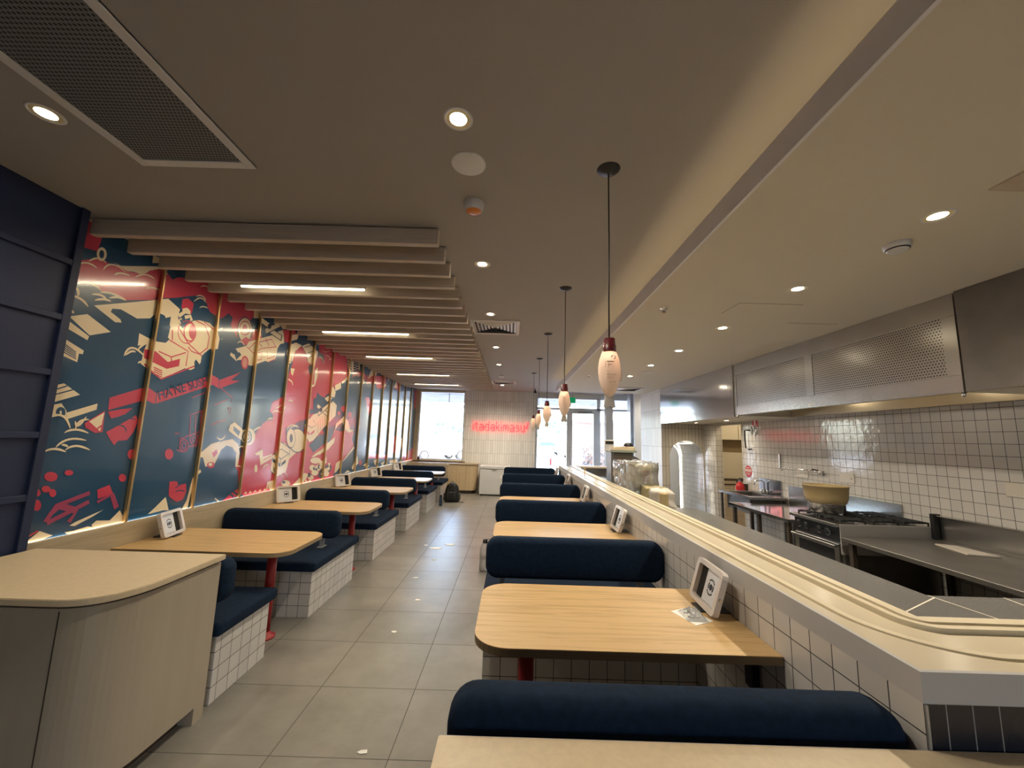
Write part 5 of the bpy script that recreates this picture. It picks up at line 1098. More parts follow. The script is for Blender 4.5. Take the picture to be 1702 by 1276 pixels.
# ---------------------------------------------------------------- tablet holders
def tablet(landscape=True):
    """origin: middle of the foot on the table; the face looks to -x, leaning back"""
    t = empty('tablet_holder', (0, 0, 0))
    R = Matrix.Translation((0, 0, .012)) @ Matrix.Rotation(math.radians(17), 4, 'Y')
    W2, H = .135, .195
    def ring(x0, x1, o_, i_, bm_):
        pass
    m = MB()
    out = rrect(-W2, W2, 0, H, .022, n=5); 
    th = .026
    # bezel as a ring
    inn = rrect(-W2+.030, W2-.024, .022, H-.022, .004, n=1)
    b = bmesh.new()
    def loop(pts, x): return [b.verts.new((x, y, z)) for y, z in pts]
    def resample(pts, n=48):
        P_ = pts+[pts[0]]; d = [0]
        for a, c_ in zip(P_, P_[1:]): d.append(d[-1]+math.hypot(c_[0]-a[0], c_[1]-a[1]))
        o2 = []
        for k in range(n):
            s_ = d[-1]*k/n; j = max(i for i in range(len(d)-1) if d[i] <= s_+1e-9); u = (s_-d[j])/max(d[j+1]-d[j], 1e-9)
            o2.append((P_[j][0]+(P_[j+1][0]-P_[j][0])*u, P_[j][1]+(P_[j+1][1]-P_[j][1])*u))
        return o2
    def ang(pts):
        c0 = (0, H/2); return sorted(pts, key=lambda q: math.atan2(q[1]-c0[1], q[0]-c0[0]))
    A = []; B = []
    for k in range(64):
        a = 2*math.pi*k/64
        def hit(hw, z0, z1, x0, x1, rr=0):
            c_, s_ = math.cos(a), math.sin(a); ts = []
            if c_ > 1e-9: ts.append(x1/c_)
            if c_ < -1e-9: ts.append(x0/c_)
            if s_ > 1e-9: ts.append((z1-H/2)/s_)
            if s_ < -1e-9: ts.append((z0-H/2)/s_)
            tt = min(ts); return (tt*c_, H/2+tt*s_)
        p_ = hit(0, 0, H, -W2, W2); q_ = hit(0, .022, H-.022, -W2+.030, W2-.024)
        dx = max(abs(p_[0])-(W2-.022), 0); dz = max(abs(p_[1]-H/2)-(H/2-.022), 0); rr = math.hypot(dx, dz)
        if rr > .022:
            s2 = .022/rr; p_ = (math.copysign((W2-.022)+dx*s2, p_[0]), H/2+math.copysign((H/2-.022)+dz*s2, p_[1]-H/2))
        A.append(p_); B.append(q_)
    LA, LB_, LC, LD = loop(A, 0), loop(B, 0), loop(A, th), loop(B, th-.004)
    n = 64
    for k in range(n):
        j = (k+1) % n
        for q in ((LA[k], LA[j], LB_[j], LB_[k]), (LA[k], LC[k], LC[j], LA[j]), (LB_[k], LB_[j], LD[j], LD[k])):
            b.faces.new(q)
    b.faces.new(LC)
    bmesh.ops.recalc_face_normals(b, faces=b.faces)
    m.merge(b, R)
    fr_ = m.build('frame', M_['tablet_frame'], t)
    m = MB(); b = MB(); b.box(th-.006, th-.003, -.045, W2-.026, .024, H-.024); m.merge(b.bm, R); m.build('back_plate', M_['tablet_plate'], t)
    m = MB(); b = MB(); b.box(th-.0065, th-.003, -W2+.032, -.045, .024, H-.024); m.merge(b.bm, R); m.build('shadow_well', M_['dark_hole'], t)
    m = MB(); b = MB(); c_ = Vector((th-.0075, .018, H/2))
    b.cyl(c_, c_+Vector((.001, 0, 0)), .014, n=16)
    for a0, a1, r in ((40, 130, .033), (220, 310, .033), (-30, 20, .024), (150, 200, .024)):
        for k in range(6):
            a = math.radians(a0+(a1-a0)*k/5); q = c_+Vector((.0, r*math.cos(a), r*math.sin(a))); b.box(q.x, q.x+.001, q.y-.0035, q.y+.0035, q.z-.0035, q.z+.0035)
    for dy, dz in ((-.05, .05), (.05, .05), (-.05, -.05), (.05, -.05)):
        pass
    m.merge(b.bm, R); m.build('mount_slots', M_['black'], t)
    m = MB(); b = MB(); b.cyl((.013, W2, H*.42), (.013, W2+.008, H*.42), .007, n=14).cyl((.013, -W2-.008, H*.55), (.013, -W2, H*.55), .007, n=14); m.merge(b.bm, R); m.build('lock_screw', M_['chrome'], t)
    m = MB(); m.box(-.02, .13, -.05, .05, 0, .006, .002, 1); m.prism([(.02, .004), (.05, .004), (.085, .13), (.06, .13)], -.03, .03, MY, .002)
    m.build('stand', M_['black'], t)
    return t
tb = tablet()
g = 'tablet holders on the kitchen-side tables'
for k in range(5):
    o = tb if k == 0 else copy_tree(tb)
    o.location = (.905, (1.955, 3.50, 5.06, 6.62, 8.18)[k], .79); o.rotation_euler = (0, 0, math.radians((-4, 0, -2, -2, -2)[k])); o.scale = (1, -1, 1)
    tag(o, f'empty tablet holder leaning by the low tiled wall, {names_from_cam[k]} from the camera', 'tablet holder', g)
for k in range(5):
    o = copy_tree(tb); o.scale = (1, 1, 1)
    o.location = (-2.645, (3.26, 4.86, 6.42, 7.98, 9.5)[k], .70); o.rotation_euler = (0, 0, math.radians(180+(-18, 38, 32, 30, 30)[k]*-1 if k else 192))
    tag(o, f'empty tablet holder on the mural-side tables, {names_from_cam[k]} from the host counter', 'tablet holder', 'tablet holders on the mural-side tables')
# bag of screws and paper on the first right table
t = empty('hardware_bag', (.83, 1.86, .79), 'small clear bag of metal fittings on a paper slip beside the nearest tablet holder', 'parts bag')
R = Matrix.Rotation(.3, 4, 'Z')
m = MB(); m.prism([(-.05, -.075), (.055, -.06), (.05, .085), (-.06, .07)], 0, .0015, R); m.build('paper_slip', M_['paper'], t)
b = bmesh.new(); bmesh.ops.create_grid(b, x_segments=10, y_segments=12, size=.5)
rr = random.Random(3)
for v in b.verts:
    e = 1-max(abs(v.co.x), abs(v.co.y))*2; v.co = Vector((v.co.x*.09, v.co.y*.11, .002+.03*min(1, e*2)*(.5+rr.random()*.6)))
for f in b.faces: f.smooth = True
m = MB(); m.merge(b); m.build('clear_bag', M_['plastic'], t)
m = MB()
for k in range(9):
    a = rr.random()*6.28; x, y = rr.uniform(-.03, .03), rr.uniform(-.035, .035); m.cyl((x, y, .006), (x+.016*math.cos(a), y+.016*math.sin(a), .009), .003, n=8)
m.box(-.02, .012, -.01, .02, .003, .018, .002, 1)
m.build('screws', M_['chrome'], t)

# ---------------------------------------------------------------- host counter (left foreground)
def host_outline(inset=0, r=.24):
    x1, y0, y1 = -1.612-inset, 1.70+inset, 2.36-inset*0
    pts = [(-2.70, y1), (-2.70, y0)]
    cx, cy = x1-r, y0+r
    for i in range(17):
        a = math.radians(270+90*i/16); e = .8
        pts.append((cx+r*math.copysign(abs(math.cos(a))**e, math.cos(a)), cy+r*1.25*math.copysign(abs(math.sin(a))**e, math.sin(a))+r*.25))
    pts.append((x1, y1)); return pts
t = empty('host_counter', (-2.15, 2.0, 0), 'cream laminate host counter with a rounded corner in the left foreground', 'counter')
def shifted(pts, dx, dy): return [(x-dx, y-dy) for x, y in pts]
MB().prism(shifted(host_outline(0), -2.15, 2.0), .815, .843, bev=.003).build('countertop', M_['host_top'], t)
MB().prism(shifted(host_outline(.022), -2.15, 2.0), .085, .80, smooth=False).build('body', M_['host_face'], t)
MB().prism(shifted(host_outline(.035), -2.15, 2.0), .80, .815).build('shadow_gap', M_['brown_steel'], t)
p_ = host_outline(.10); p_[-1] = (-1.71, 2.30); p_[0] = (-2.7, 2.3)
MB().prism(shifted(p_, -2.15, 2.0), 0, .085).build('kickboard', M_['brown_steel'], t)
MB().box(-1.72+2.15, -1.634+2.15, .29, .36, 0, .085).build('foot_panel', M_['host_face'], t)
MB().box(-1.83+2.15-.002, -1.83+2.15+.002, -.279, -.2775, .09, .79).build('panel_joint', M_['brown_steel'], t)

# ---------------------------------------------------------------- front counter (bottom foreground)
t = empty('front_counter', (.9, .6, 0), 'pale cream counter at the bottom edge, in front of the nearest booth backrest', 'counter')
m = MB(); m.prism(rrect(-1.052, 2.04, -.75, .442, .02, (1, 0, 0, 0)), .815, .844, bev=.003); m.build('countertop', M_['host_top'], t)
m = MB(); m.box(-1.05, 2.03, .4425, .4435, .826, .842); m.build('edge_strip', M_['white_gloss'], t)
m = MB(); m.box(-1.03, 2.02, -.73, .41, .08, .815); m.build('body', M_['host_face'], t)
m = MB(); m.box(-.97, 1.98, -.66, .35, 0, .08); m.build('kickboard', M_['brown_steel'], t)

# ================================================================ low tiled wall and conveyor counter
WZ = 1.013
Y0, Y1 = 1.045, 8.42
XI, YI = 1.345, 1.416       # inner edges
m = MB(); m.box(1.02, XI-.01, YI-.01, Y1, 0, .9425); m.box(1.02, 2.94, Y0+.001, YI-.01, 0, .9425)
lw = m.build('low_wall', [M_['tile_low_wall'], M_['tile_navy']], label='long low wall of white square tiles between booths and kitchen', cat='low wall')
for f in lw.data.polygons:
    if f.normal.y < -.9: f.material_index = 1
m = MB(); m.box(1.021, 1.027, Y0-.004, Y0+.012, 0, .94); m.build('corner_trim', M_['aluminium'], lw)
t = empty('conveyor_counter', (1.02, Y0, .9425), 'long cream conveyor track counter capping the low tiled wall and turning right', 'conveyor counter')
CR_ = .34
def ell(o, rounded, xend=2.94):
    """one L-shaped line at offset o from the outer edges (local to 1.02, Y0), far end -> corner -> right end"""
    L2, E2, pts = Y1-Y0, xend-1.02, []
    for i in range(15):
        a = math.radians(180+90*i/14)
        pts.append((CR_+(CR_-o)*math.cos(a), CR_+(CR_-o)*math.sin(a)) if rounded else (o, o))
    return [(o, L2)]+pts+[(E2, o)]
def band(mb, w0, w1, z0, z1, r0=0, r1=None):
    a, b_ = ell(w0, r0), ell(w1, r0 if r1 is None else r1)
    n = len(a)
    b = bmesh.new()
    V = [[b.verts.new((x, y, z)) for x, y in p] for p in (a, b_) for z in (z0, z1)]   # a0,a1,b0,b1
    a0, a1, b0, b1 = V
    for i in range(n-1):
        b.faces.new((a0[i], a0[i+1], a1[i+1], a1[i])); b.faces.new((b0[i], b1[i], b1[i+1], b0[i+1]))
        b.faces.new((a1[i], a1[i+1], b1[i+1], b1[i])); b.faces.new((a0[i], b0[i], b0[i+1], a0[i+1]))
    b.faces.new((a0[0], a1[0], b1[0], b0[0])); b.faces.new((a0[-1], b0[-1], b1[-1], a1[-1]))
    bmesh.ops.remove_doubles(b, verts=b.verts, dist=1e-5)
    bmesh.ops.recalc_face_normals(b, faces=b.faces); mb.merge(b)
m = MB(); band(m, 0, .012, 0, .0705); m.build('front_edge', mat('matt grey white render', (.47, .465, .47, 1), .7), t)
m = MB(); band(m, .012, .056, .001, .0705, 0, 1); m.build('outer_ledge', M_['track'], t)
m = MB(); band(m, .0125, .3245, 0, .042, 0); m.build('slab', M_['track_gap'], t)
for (w0, w1, zz, nm, mm) in ((.074, .100, .0705, 'rail', 'track_rail'), (.110, .228, .058, 'belt_channel', 'track'), (.242, .266, .0705, 'rail', 'track_rail')):
    m = MB(); band(m, w0, w1, .042, zz, 1); m.build(nm, M_[mm], t)
m = MB(); band(m, .286, .325, .042, .0705, 1, 0); m.build('inner_ledge', M_['track_rail'], t)
# granite prep worktop behind the conveyor
t = empty('granite_worktop', (1.36, 1.43, 0), 'grey speckled kitchen worktop running behind the conveyor counter', 'worktop')
gx, gy = XI-1.36, YI-1.43
m = MB(); m.prism([(gx, 6.3), (gx, gy), (1.58, gy), (1.58, 1.975-1.43), (2.0-1.36, 1.975-1.43), (2.0-1.36, 2.87), (1.82-1.36, 2.87), (1.82-1.36, 6.3)][::-1], .84, .87, bev=.002)
m.build('top', M_['granite'], t)
m = MB()
def jl(p, q, w_=.004):
    p, q = Vector(p), Vector(q); d = (q-p).normalized(); n_ = Vector((-d.y, d.x))*w_
    m.prism([tuple(p+n_), tuple(p-n_), tuple(q-n_), tuple(q+n_)], .8701, .8712)
jl((gx+.0, gy+.0+.16), (2.0-1.36, 1.975-1.43-.03), .003); jl((2.0-1.36, 1.975-1.43), (1.98-1.36+.1, gy+.0), .003); jl((2.36-1.36, 1.975-1.43), (2.26-1.36, gy), .003)
m.build('slab_joint', M_['joint'], t)
m = MB(); m.box(.02, .44, .0, 6.28, .06, .84).box(.44, .60, .0, 2.85, .06, .84).box(.6, 1.56, .0, .5, .06, .84); m.build('cabinet_base', M_['steel_dull'], t)
m = MB(); m.box(.06, .40, .04, 6.24, 0, .06).box(.6, 1.52, .04, .46, 0, .06); m.build('plinth', M_['brown_steel'], t)
# ================================================================ kitchen line along the wall
HX = 3.05
t = empty('range_hood', (HX, 2.62, 1.95), 'long stainless range hood with two perforated panels above the stove', 'range hood')
LY = 2.72
m = MB(); m.box(0, .016, 0, LY, 0, .12, .002, 1).box(0, .016, 0, LY, .54, .698, .002, 1).box(0, .016, 0, .09, .12, .54).box(0, .016, LY-.045, LY, .12, .54).box(0, .016, 1.31, 1.41, .12, .54)
m.build('front_frame', M_['steel'], t)
m = MB(); m.box(.004, .012, .09, 1.31, .12, .54); m.build('perforated_panel', M_['perf_steel'], t)
m = MB(); m.box(.004, .012, 1.41, LY-.045, .12, .54); m.build('perforated_panel', M_['perf_steel'], t)
m = MB(); m.box(.016, .84, 0, .016, 0, .698).box(.016, .84, LY-.016, LY, 0, .698); m.build('end_panel', M_['steel_dull'], t)
m = MB(); m.box(.016, .84, .016, LY-.016, .24, .25); m.prism([(.016, .0), (.05, .0), (.06, .05), (.03, .24), (.016, .24)], .016, LY-.016, MY @ Matrix.Identity(4)); m.box(.76, .84, .016, LY-.016, .0, .24)
m.build('inner_lining', mat('warm steel lining', (.50, .42, .28, 1), .35, .8), t)
m = MB(); m.box(-.004, 0, 1.32, 1.40, .02, .035); m.build('maker_plate', M_['paper'], t)
m = MB(); m.cyl((.02, .02, -.03), (.02, .02, 0), .012, n=14).cyl((.02, LY-.02, -.03), (.02, LY-.02, 0), .012, n=14); m.build('foot_nut', M_['chrome'], t)
m = MB(); m.cyl((.45, .7, .225), (.45, .7, .24), .05, n=18).cyl((.45, 2.0, .225), (.45, 2.0, .24), .05, n=18); m.build('hood_lamp', M_['white_paint'], t)

for y in (3.3, 4.6):
    point((3.5, y, 2.14), 1.6, .05, (1, .88, .7))
def steel_table(name, x0, x1, y0, y1, z, lab, back=None, legs=(0, 1), shelf=None, mt='steel'):
    t = empty(name, (x0, y0, 0), lab, 'steel table'); w_, l_ = x1-x0, y1-y0
    m = MB(); m.box(0, w_, 0, l_, z-.035, z, .003, 1)
    m.build('top', M_[mt], t)
    if back:
        m = MB(); m.box(w_-.02, w_, back[1]-y0 if len(back) > 1 else 0, l_, z, back[0], .003, 1).box(w_-.05, w_, back[1]-y0 if len(back) > 1 else 0, l_, back[0]-.012, back[0], .003, 1); m.build('upstand', M_['steel'], t)
    for x in (.05, w_-.05):
        for y in (.06, l_/2, l_-.06) if l_ > 1.0 else (.05, l_-.05):
            m = MB(); m.box(x-.019, x+.019, y-.019, y+.019, .0, z-.035); m.build('leg', M_['brown_steel'], t)
    if shelf:
        m = MB(); m.box(.03, w_-.03, .03, l_-.03, .25, .27); m.build('undershelf', M_['steel_dull'], t)
    return t
steel_table('prep_table', 2.97, 3.895, -.6, 3.645, .765, 'long dull steel bench with upstand at the right edge of the kitchen', (.975, 3.645-4.3), shelf=True, mt='steel_dull')
steel_table('prep_table', 3.0, 3.895, 4.36, 5.52, .775, 'bare polished steel table between the stove and the sink', None, mt='steel_mirror')
# backsplash sheet behind stove
m = MB(); m.box(3.885, 3.897, 4.0, 5.60, .76, 1.005, .001, 1).box(3.865, 3.897, 4.0, 5.60, 1.005, 1.015)
m.build('wall_splashback', M_['steel'], label='long stainless splashback sheet on the tiles behind the stove', cat='splashback')
m = MB(); m.box(3.83, 3.893, 3.652, 3.690, .767, .985, .002, 1); m.build('end_post', M_['black'], label='dark upright filler post between the steel bench upstand and the stove', cat='post')
# stove
t = empty('gas_stove', (3.01, 3.70, 0), 'stainless gas stove with black knobs and a dark oven window', 'stove')
m = MB(); m.box(.03, .87, 0, .60, .10, .60).box(.03, .87, 0, .60, .60, .84); m.build('body', M_['steel_dull'], t); MB().box(.0, .87, -.012, .0, .60, .862).build('side_panel', mat('grey steel side', (.34, .32, .30, 1), .5, .2), t)
m = MB(); m.box(-.035, .87, 0, .60, .835, .865, .004, 1); m.build('cooktop_rim', M_['steel'], t)
m = MB(); m.box(.012, .03, .015, .585, .70, .832); m.build('control_panel', M_['black'], t)
for y in (.52, .42, .25, .15):
    m = MB(); m.cyl((-.012, y, .766), (.012, y, .766), .026, n=20)
    k_ = m.build('knob', M_['black'], t)
    m = MB(); m.cyl((.004, y, .766), (.010, y, .766), .034, n=24); m.build('knob_ring', M_['chrome'], k_)
m = MB(); m.box(.0, .03, .02, .58, .20, .685, .004, 1); d_ = m.build('oven_door', M_['steel'], t)
m = MB(); m.box(-.003, .001, .08, .52, .24, .63); m.build('oven_window', M_['black'], d_)
m = MB(); m.box(-.045, -.025, .02, .58, .655, .675, .004, 1).box(-.03, .0, .04, .06, .655, .675).box(-.03, 0, .54, .56, .655, .675); m.build('oven_handle', M_['steel'], d_)
for y0 in (.03, .31):
    for x0 in (.04, .34, .62):
        m = MB()
        for k in range(4): m.box(x0+.03+k*.055, x0+.04+k*.055, y0, y0+.26, .885, .900)
        for k in range(3): m.box(x0+.0, x0+.235, y0+.01+k*.115, y0+.022+k*.115, .880, .895)
        for (a, b_) in ((0, 0), (.225, 0), (0, .25), (.225, .25)): m.box(x0+a, x0+a+.01, y0+b_, y0+b_+.01, .865, .895)
        g_ = m.build('burner_grate', M_['black_iron'], t)
        m = MB(); m.lathe([(0, .885), (.03, .883), (.04, .872), (.05, .865)], (x0+.115, y0+.13, 0), 20); m.build('burner', M_['black_iron'], t)
for (x, y) in ((.07, .03), (.07, .57), (.83, .03), (.83, .57)):
    m = MB(); m.cyl((x, y, 0), (x, y, .10), .02, n=12); m.build('leg', M_['brown_steel'], t)
# tub in a pan
pc = (3.27, 4.16)
t = empty('stock_pot', (pc[0], pc[1], .900), 'low stainless pot under the big tan tub on the stove', 'pot')
MB().lathe([(0, 0), (.150, 0), (.155, .006), (.155, .085), (.160, .09), (.151, .09), (.148, .01), (0, .008)], n=40).build('bowl', M_['steel'], t)
MB().tube([(-.1, -.14, .07), (-.13, -.19, .07), (-.06, -.215, .07), (-.03, -.17, .07)], .006).build('handle', M_['black'], t)
t = empty('rice_tub', (pc[0], pc[1], .990), 'big tan round tub standing in the steel pot on the stove', 'tub')
MB().lathe([(0, 0), (.155, 0), (.168, .010), (.184, .06), (.193, .165), (.199, .168), (.199, .178), (.188, .178), (.165, .02), (0, .014)], n=48).build('tub_body', mat('tan plastic', (.42, .32, .16, 1), .35), t)
# flat carton on the steel bench
t = empty('flat_packet', (3.62, 3.28, .7655), 'flat silvery packet lying on the steel bench against its upstand', 'packet')
m = MB(); m.prism([(-.10, -.14), (.10, -.19), (.11, .12), (-.02, .17)], 0, .012, bev=.003); m.build('packet_body', M_['offwhite'], t)
# wall things in the kitchen
t = empty('pot_filler_tap', (3.9, 4.95, 1.235), 'folding steel pot filler tap on the kitchen tiles above the tan tub', 'tap')
MB().cyl((0, 0, 0), (-.02, 0, 0), .028).cyl((-.02, 0, 0), (-.06, 0, 0), .012).cyl((-.06, 0, -.02), (-.06, 0, .03), .016).build('valve', M_['chrome'], t)
MB().tube([(-.06, 0, .02), (-.08, .25, .02), (-.06, .32, .02), (-.10, .55, .02), (-.11, .60, .015), (-.11, .62, -.02)], .009).build('arm', M_['chrome'], t)
MB().tube([(-.06, .02, .03), (-.07, .10, .04), (-.07, .13, .02)], .008).build('lever', M_['black'], t)
for (y, z, lab) in ((4.62, 1.21, 'blank white outlet plate on the tiles right of the pot filler tap'), (5.32, 1.20, 'blank white outlet plate on the tiles under the pot filler arm'), (3.05, 1.27, 'blank white outlet plate on the tiles over the steel bench')):
    t = empty('outlet_plate', (3.9, y, z), lab, 'outlet plate'); MB().box(-.010, 0, -.10, .10, -.055, .055, .004, 1).build('plate', M_['offwhite'], t); MB().cyl((-.014, -.06, 0), (-.010, -.06, 0), .012, n=12).build('screw_cap', M_['slat'], t)
t = empty('wall_rail', (3.9, 5.745, 1.34), 'short upright steel strip on the kitchen tiles left of the pot filler', 'wall strip'); MB().box(-.018, 0, -.015, .015, -.105, .105, .003, 1).build('strip', M_['steel'], t)
t = empty('cable_bracket', (3.9, 6.45, 1.64), 'black C-shaped pull handle on the tiles beside the store room doorway', 'handle')
MB().tube([(-.01, -.05, .15), (-.05, -.03, .155), (-.06, .03, .15), (-.06, .035, 0), (-.06, .02, -.13), (-.05, -.03, -.155), (-.01, -.06, -.15)], .011).build('bar', M_['black'], t)
t = empty('hose_sign', (3.9, 6.29, 1.90), 'small square red fire sign high on the kitchen tiles', 'sign')
MB().box(-.004, 0, -.07, .07, -.045, .10).build('plate', mat('red sign face', (.55, .03, .04, 1), .4), t); MB().box(-.006, -.004, -.02, .02, -.03, .06).box(-.006, -.004, -.05, .05, -.035, -.028).build('symbol', M_['paper'], t)
MB().tube([(-.05, .02, -.06), (-.06, -.02, -.11), (-.04, .03, -.16)], .018).build('hook', M_['white_gloss'], t)
t = empty('round_sign', (3.9, 6.53, 1.13), 'round red sign with a pale middle band above the extinguisher', 'sign')
MB().cyl((-.004, 0, 0), (0, 0, 0), .092, n=36).build('disc', bpy.data.materials['red sign face'], t); MB().box(-.006, -.004, -.085, .085, -.006, .034).build('band', mat('pink sign band', (.75, .55, .52, 1), .5), t)
MB().box(-.0065, -.0055, -.05, .05, .05, .06).box(-.0065, -.0055, -.06, .06, -.035, -.026).box(-.0065, -.0055, -.04, .04, -.055, -.047).box(-.0075, -.0065, -.06, .06, .008, .020).build('lines_of_writing', M_['offwhite'], t)
t = empty('fire_extinguisher', (3.79, 6.60, .62), 'red fire extinguisher hung by the store room doorway', 'fire extinguisher')
MB().lathe([(0, 0), (.062, 0), (.07, .01), (.07, .25), (.055, .30), (.025, .32), (.022, .34), (0, .34)], n=28).build('cylinder', mat('red enamel', (.5, .015, .02, 1), .3), t)
MB().lathe([(.0712, .15), (.0712, .20)], n=28).build('label_band', M_['paper'], t)
MB().box(-.012, .012, -.06, .03, .34, .365, .003, 1).box(-.008, .008, -.09, .02, .385, .395, .002, 1).tube([(0, .02, .36), (0, .08, .35), (0, .095, .25), (0, .085, .12)], .008).build('valve_and_hose', M_['black'], t)
MB().box(.066, .11, -.03, .03, .12, .30).build('wall_bracket', M_['brown_steel'], t)
# sink bench
t = empty('sink_bench', (3.36, 5.62, 0), 'small stainless sink bench under the polished guard beside the extinguisher', 'sink')
m = MB(); m.box(0, .535, 0, .14, .80, .835, .003, 1).box(0, .535, .72, .84, .80, .835, .003, 1).box(0, .07, .14, .72, .80, .835).box(.46, .535, .14, .72, .80, .835); m.build('deck', M_['steel'], t)
m = MB(); m.box(.07, .46, .14, .16, .60, .82).box(.07, .46, .70, .72, .60, .82).box(.07, .085, .16, .70, .60, .82).box(.445, .46, .16, .70, .60, .82).box(.07, .46, .14, .72, .585, .60); m.build('bowl', M_['steel_dull'], t)
for (x, y) in ((.03, .04), (.03, .80), (.50, .04), (.50, .80)):
    m = MB(); m.box(x-.015, x+.015, y-.015, y+.015, 0, .80); m.build('leg', M_['brown_steel'], t)
t2 = MB(); t2.tube([(.49, .45, .835), (.49, .45, 1.0), (.45, .45, 1.03), (.36, .45, 1.02), (.34, .45, .97)], .011).cyl((.49, .38, .835), (.49, .38, .90), .014).cyl((.49, .52, .835), (.49, .52, .90), .014).box(.47, .51, .33, .36, .885, .90); t2.build('mixer_tap', M_['chrome'], t)
MB().box(.518, .533, .12, .62, .84, 1.06, .006, 2).build('guard_sheet', M_['steel_mirror'], t)
t = empty('drain_pipe', (3.86, 5.12, 0), 'white drain pipe with a round trap on the tiles below the steel table', 'pipe')
MB().cyl((0, 0, 0), (0, 0, .30), .022).build('stack', M_['white_gloss'], t); MB().lathe([(.03, -.02), (.06, -.022), (.075, 0), (.06, .022), (.03, .02)], n=24, M=Matrix.Translation((-.01, 0, .38)) @ Matrix.Rotation(math.pi/2, 4, 'Y')).build('trap_ring', M_['white_gloss'], t)
# store room seen through the doorway
t = empty('store_cupboard', (4.06, 7.78, 0), 'cream cupboards with a brown recess inside the store room doorway', 'cupboard')
MB().box(0, 1.3, 0, .31, 0, .86).build('base_unit', M_['slat'], t)
MB().box(0, 1.3, -.01, .31, .86, .90).box(0, 1.3, -.01, .0, .78, .80).build('shelf_edge', M_['brown_steel'], t)
MB().box(0, 1.3, .02, .31, .90, 1.40).build('cream_panel', M_['ceiling_cream'], t)
MB().box(0, 1.3, .22, .31, 1.40, 1.65).build('recess_back', mat('brown recess', (.25, .19, .11, 1), .7), t)
MB().box(0, .42, 0, .31, 1.65, 1.92).box(.43, 1.3, 0, .31, 1.65, 1.92).build('upper_doors', M_['ceiling_cream'], t)
point((4.5, 6.9, 2.3), 14, .1, (1, .82, .55))

# ================================================================ things on the far worktop
def lumpy(name, x0, x1, y0, y1, z0, z1, m_, parent, amp=.02, seed=1, n=10, lab=None):
    b = bmesh.new(); bmesh.ops.create_cube(b, size=1); bmesh.ops.subdivide_edges(b, edges=b.edges[:], cuts=n, use_grid_fill=True)
    r = random.Random(seed); from mathutils import noise as nz
    for v in b.verts:
        p = Vector(((x0+x1)/2+v.co.x*(x1-x0), (y0+y1)/2+v.co.y*(y1-y0), z0+(v.co.z+.5)*(z1-z0)))
        d = nz.noise_vector(p*9+Vector((seed, 0, 0)))*amp+nz.noise_vector(p*24)*amp*.4
        p += d; p.z = max(p.z, z0) if v.co.z > -.49 else z0
        v.co = p
    for f in b.faces: f.smooth = True
    m = MB(); m.merge(b); return m.build(name, m_, parent, lab)
M_['kraft'] = mat('khaki wrapping film', (.42, .36, .20, 1), .3, noise=.3, nscale=9, bump=.4, bscale=12)
t = empty('wrapped_machine', (1.60, 5.05, .871), 'khaki machine wrapped in clear crinkled plastic on the far worktop', 'wrapped machine')
lumpy('body', -.06, .16, -.12, .26, 0, .40, M_['kraft'], t, .014, 3)
lumpy('plastic_wrap', -.19, .22, -.16, .38, 0, .43, M_['plastic'], t, .03, 5, 14)
lumpy('wrap_skirt', -.0, .22, -.42, -.13, 0, .16, M_['kraft'], t, .03, 8)
m = MB(); 
for k in range(4): m.box(.03, .11, -.142, -.139, .20+k*.036, .222+k*.036)
m.build('printed_stripes', mat('rose print', (.45, .22, .18, 1), .5), t)
t = empty('paper_bundle', (1.70, 4.42, .87), 'crumpled cream packing paper heaped beside the wrapped machine', 'packing paper')
lumpy('bundle', -.10, .10, -.06, .18, 0, .15, M_['offwhite'], t, .03, 11)
t = empty('plastic_jar', (1.63, 4.25, .87), 'tan tall jar at the near end of the wrapped things', 'jar')
MB().lathe([(0, 0), (.042, 0), (.045, .01), (.045, .13), (.05, .14), (.05, .155), (0, .16)], n=24).build('jar_body', mat('tan jar plastic', (.55, .42, .22, 1), .3), t)
for k, (x, y, a, lab) in enumerate(((1.52, 4.0, .4, 'yellow curled strap on the worktop by the arch'), (1.50, 3.55, 1.2, 'short yellow curled strap on the worktop, nearer the camera'))):
    t = empty('yellow_strap', (x, y, .8735), lab, 'strap', rz=a)
    MB().tube([(-.06, 0, .004), (-.03, .03, .02), (.0, .0, .03), (.04, .03, .015), (.07, 0, .004)], .007).build('strap', mat('yellow webbing %d' % k, (.75, .6, .12, 1), .5), t)
# till cabinet with board, tray and screen
t = empty('till_cabinet', (1.74, 6.35, .871), 'tall dark steel till cabinet with orange lettering at the far worktop', 'cabinet')
MB().box(-.17, .17, -.15, .15, 0, .51, .004, 1).build('body', M_['steel_dull'], t)
MB().box(-.12, .16, -.156, -.150, .02, .50).build('board', mat('brown board', (.10, .085, .065, 1), .5), t)
o_, _ = text_mesh('PO', .09, mat('orange lettering', (.7, .3, .08, 1), .5), 'lettering', t, Matrix.Translation((-.05, -.158, .34)) @ Matrix.Rotation(math.pi/2, 4, 'X'), .001)
t = empty('tray', (1.74, 6.33, 1.382), 'wide cream tray with loose paper on top of the till cabinet', 'tray')
MB().box(-.19, .22, -.16, .16, 0, .012).box(-.19, .22, -.165, -.155, 0, .035).build('tray_body', mat('green grey tray', (.30, .34, .28, 1), .5), t)
lumpy('paper', -.14, .20, -.12, .12, .014, .085, M_['host_top'], t, .015, 21)
t = empty('till_screen', (1.70, 6.75, 1.30), 'small white framed till screen behind the tray', 'screen')
MB().box(-.10, .06, -.01, .01, .08, .27, .005, 1).build('frame', M_['white_gloss'], t); MB().box(-.085, .045, -.014, -.010, .20, .25).build('display', M_['black'], t); MB().box(-.03, -.01, .0, .02, -.43, .1).build('stalk', M_['aluminium'], t)
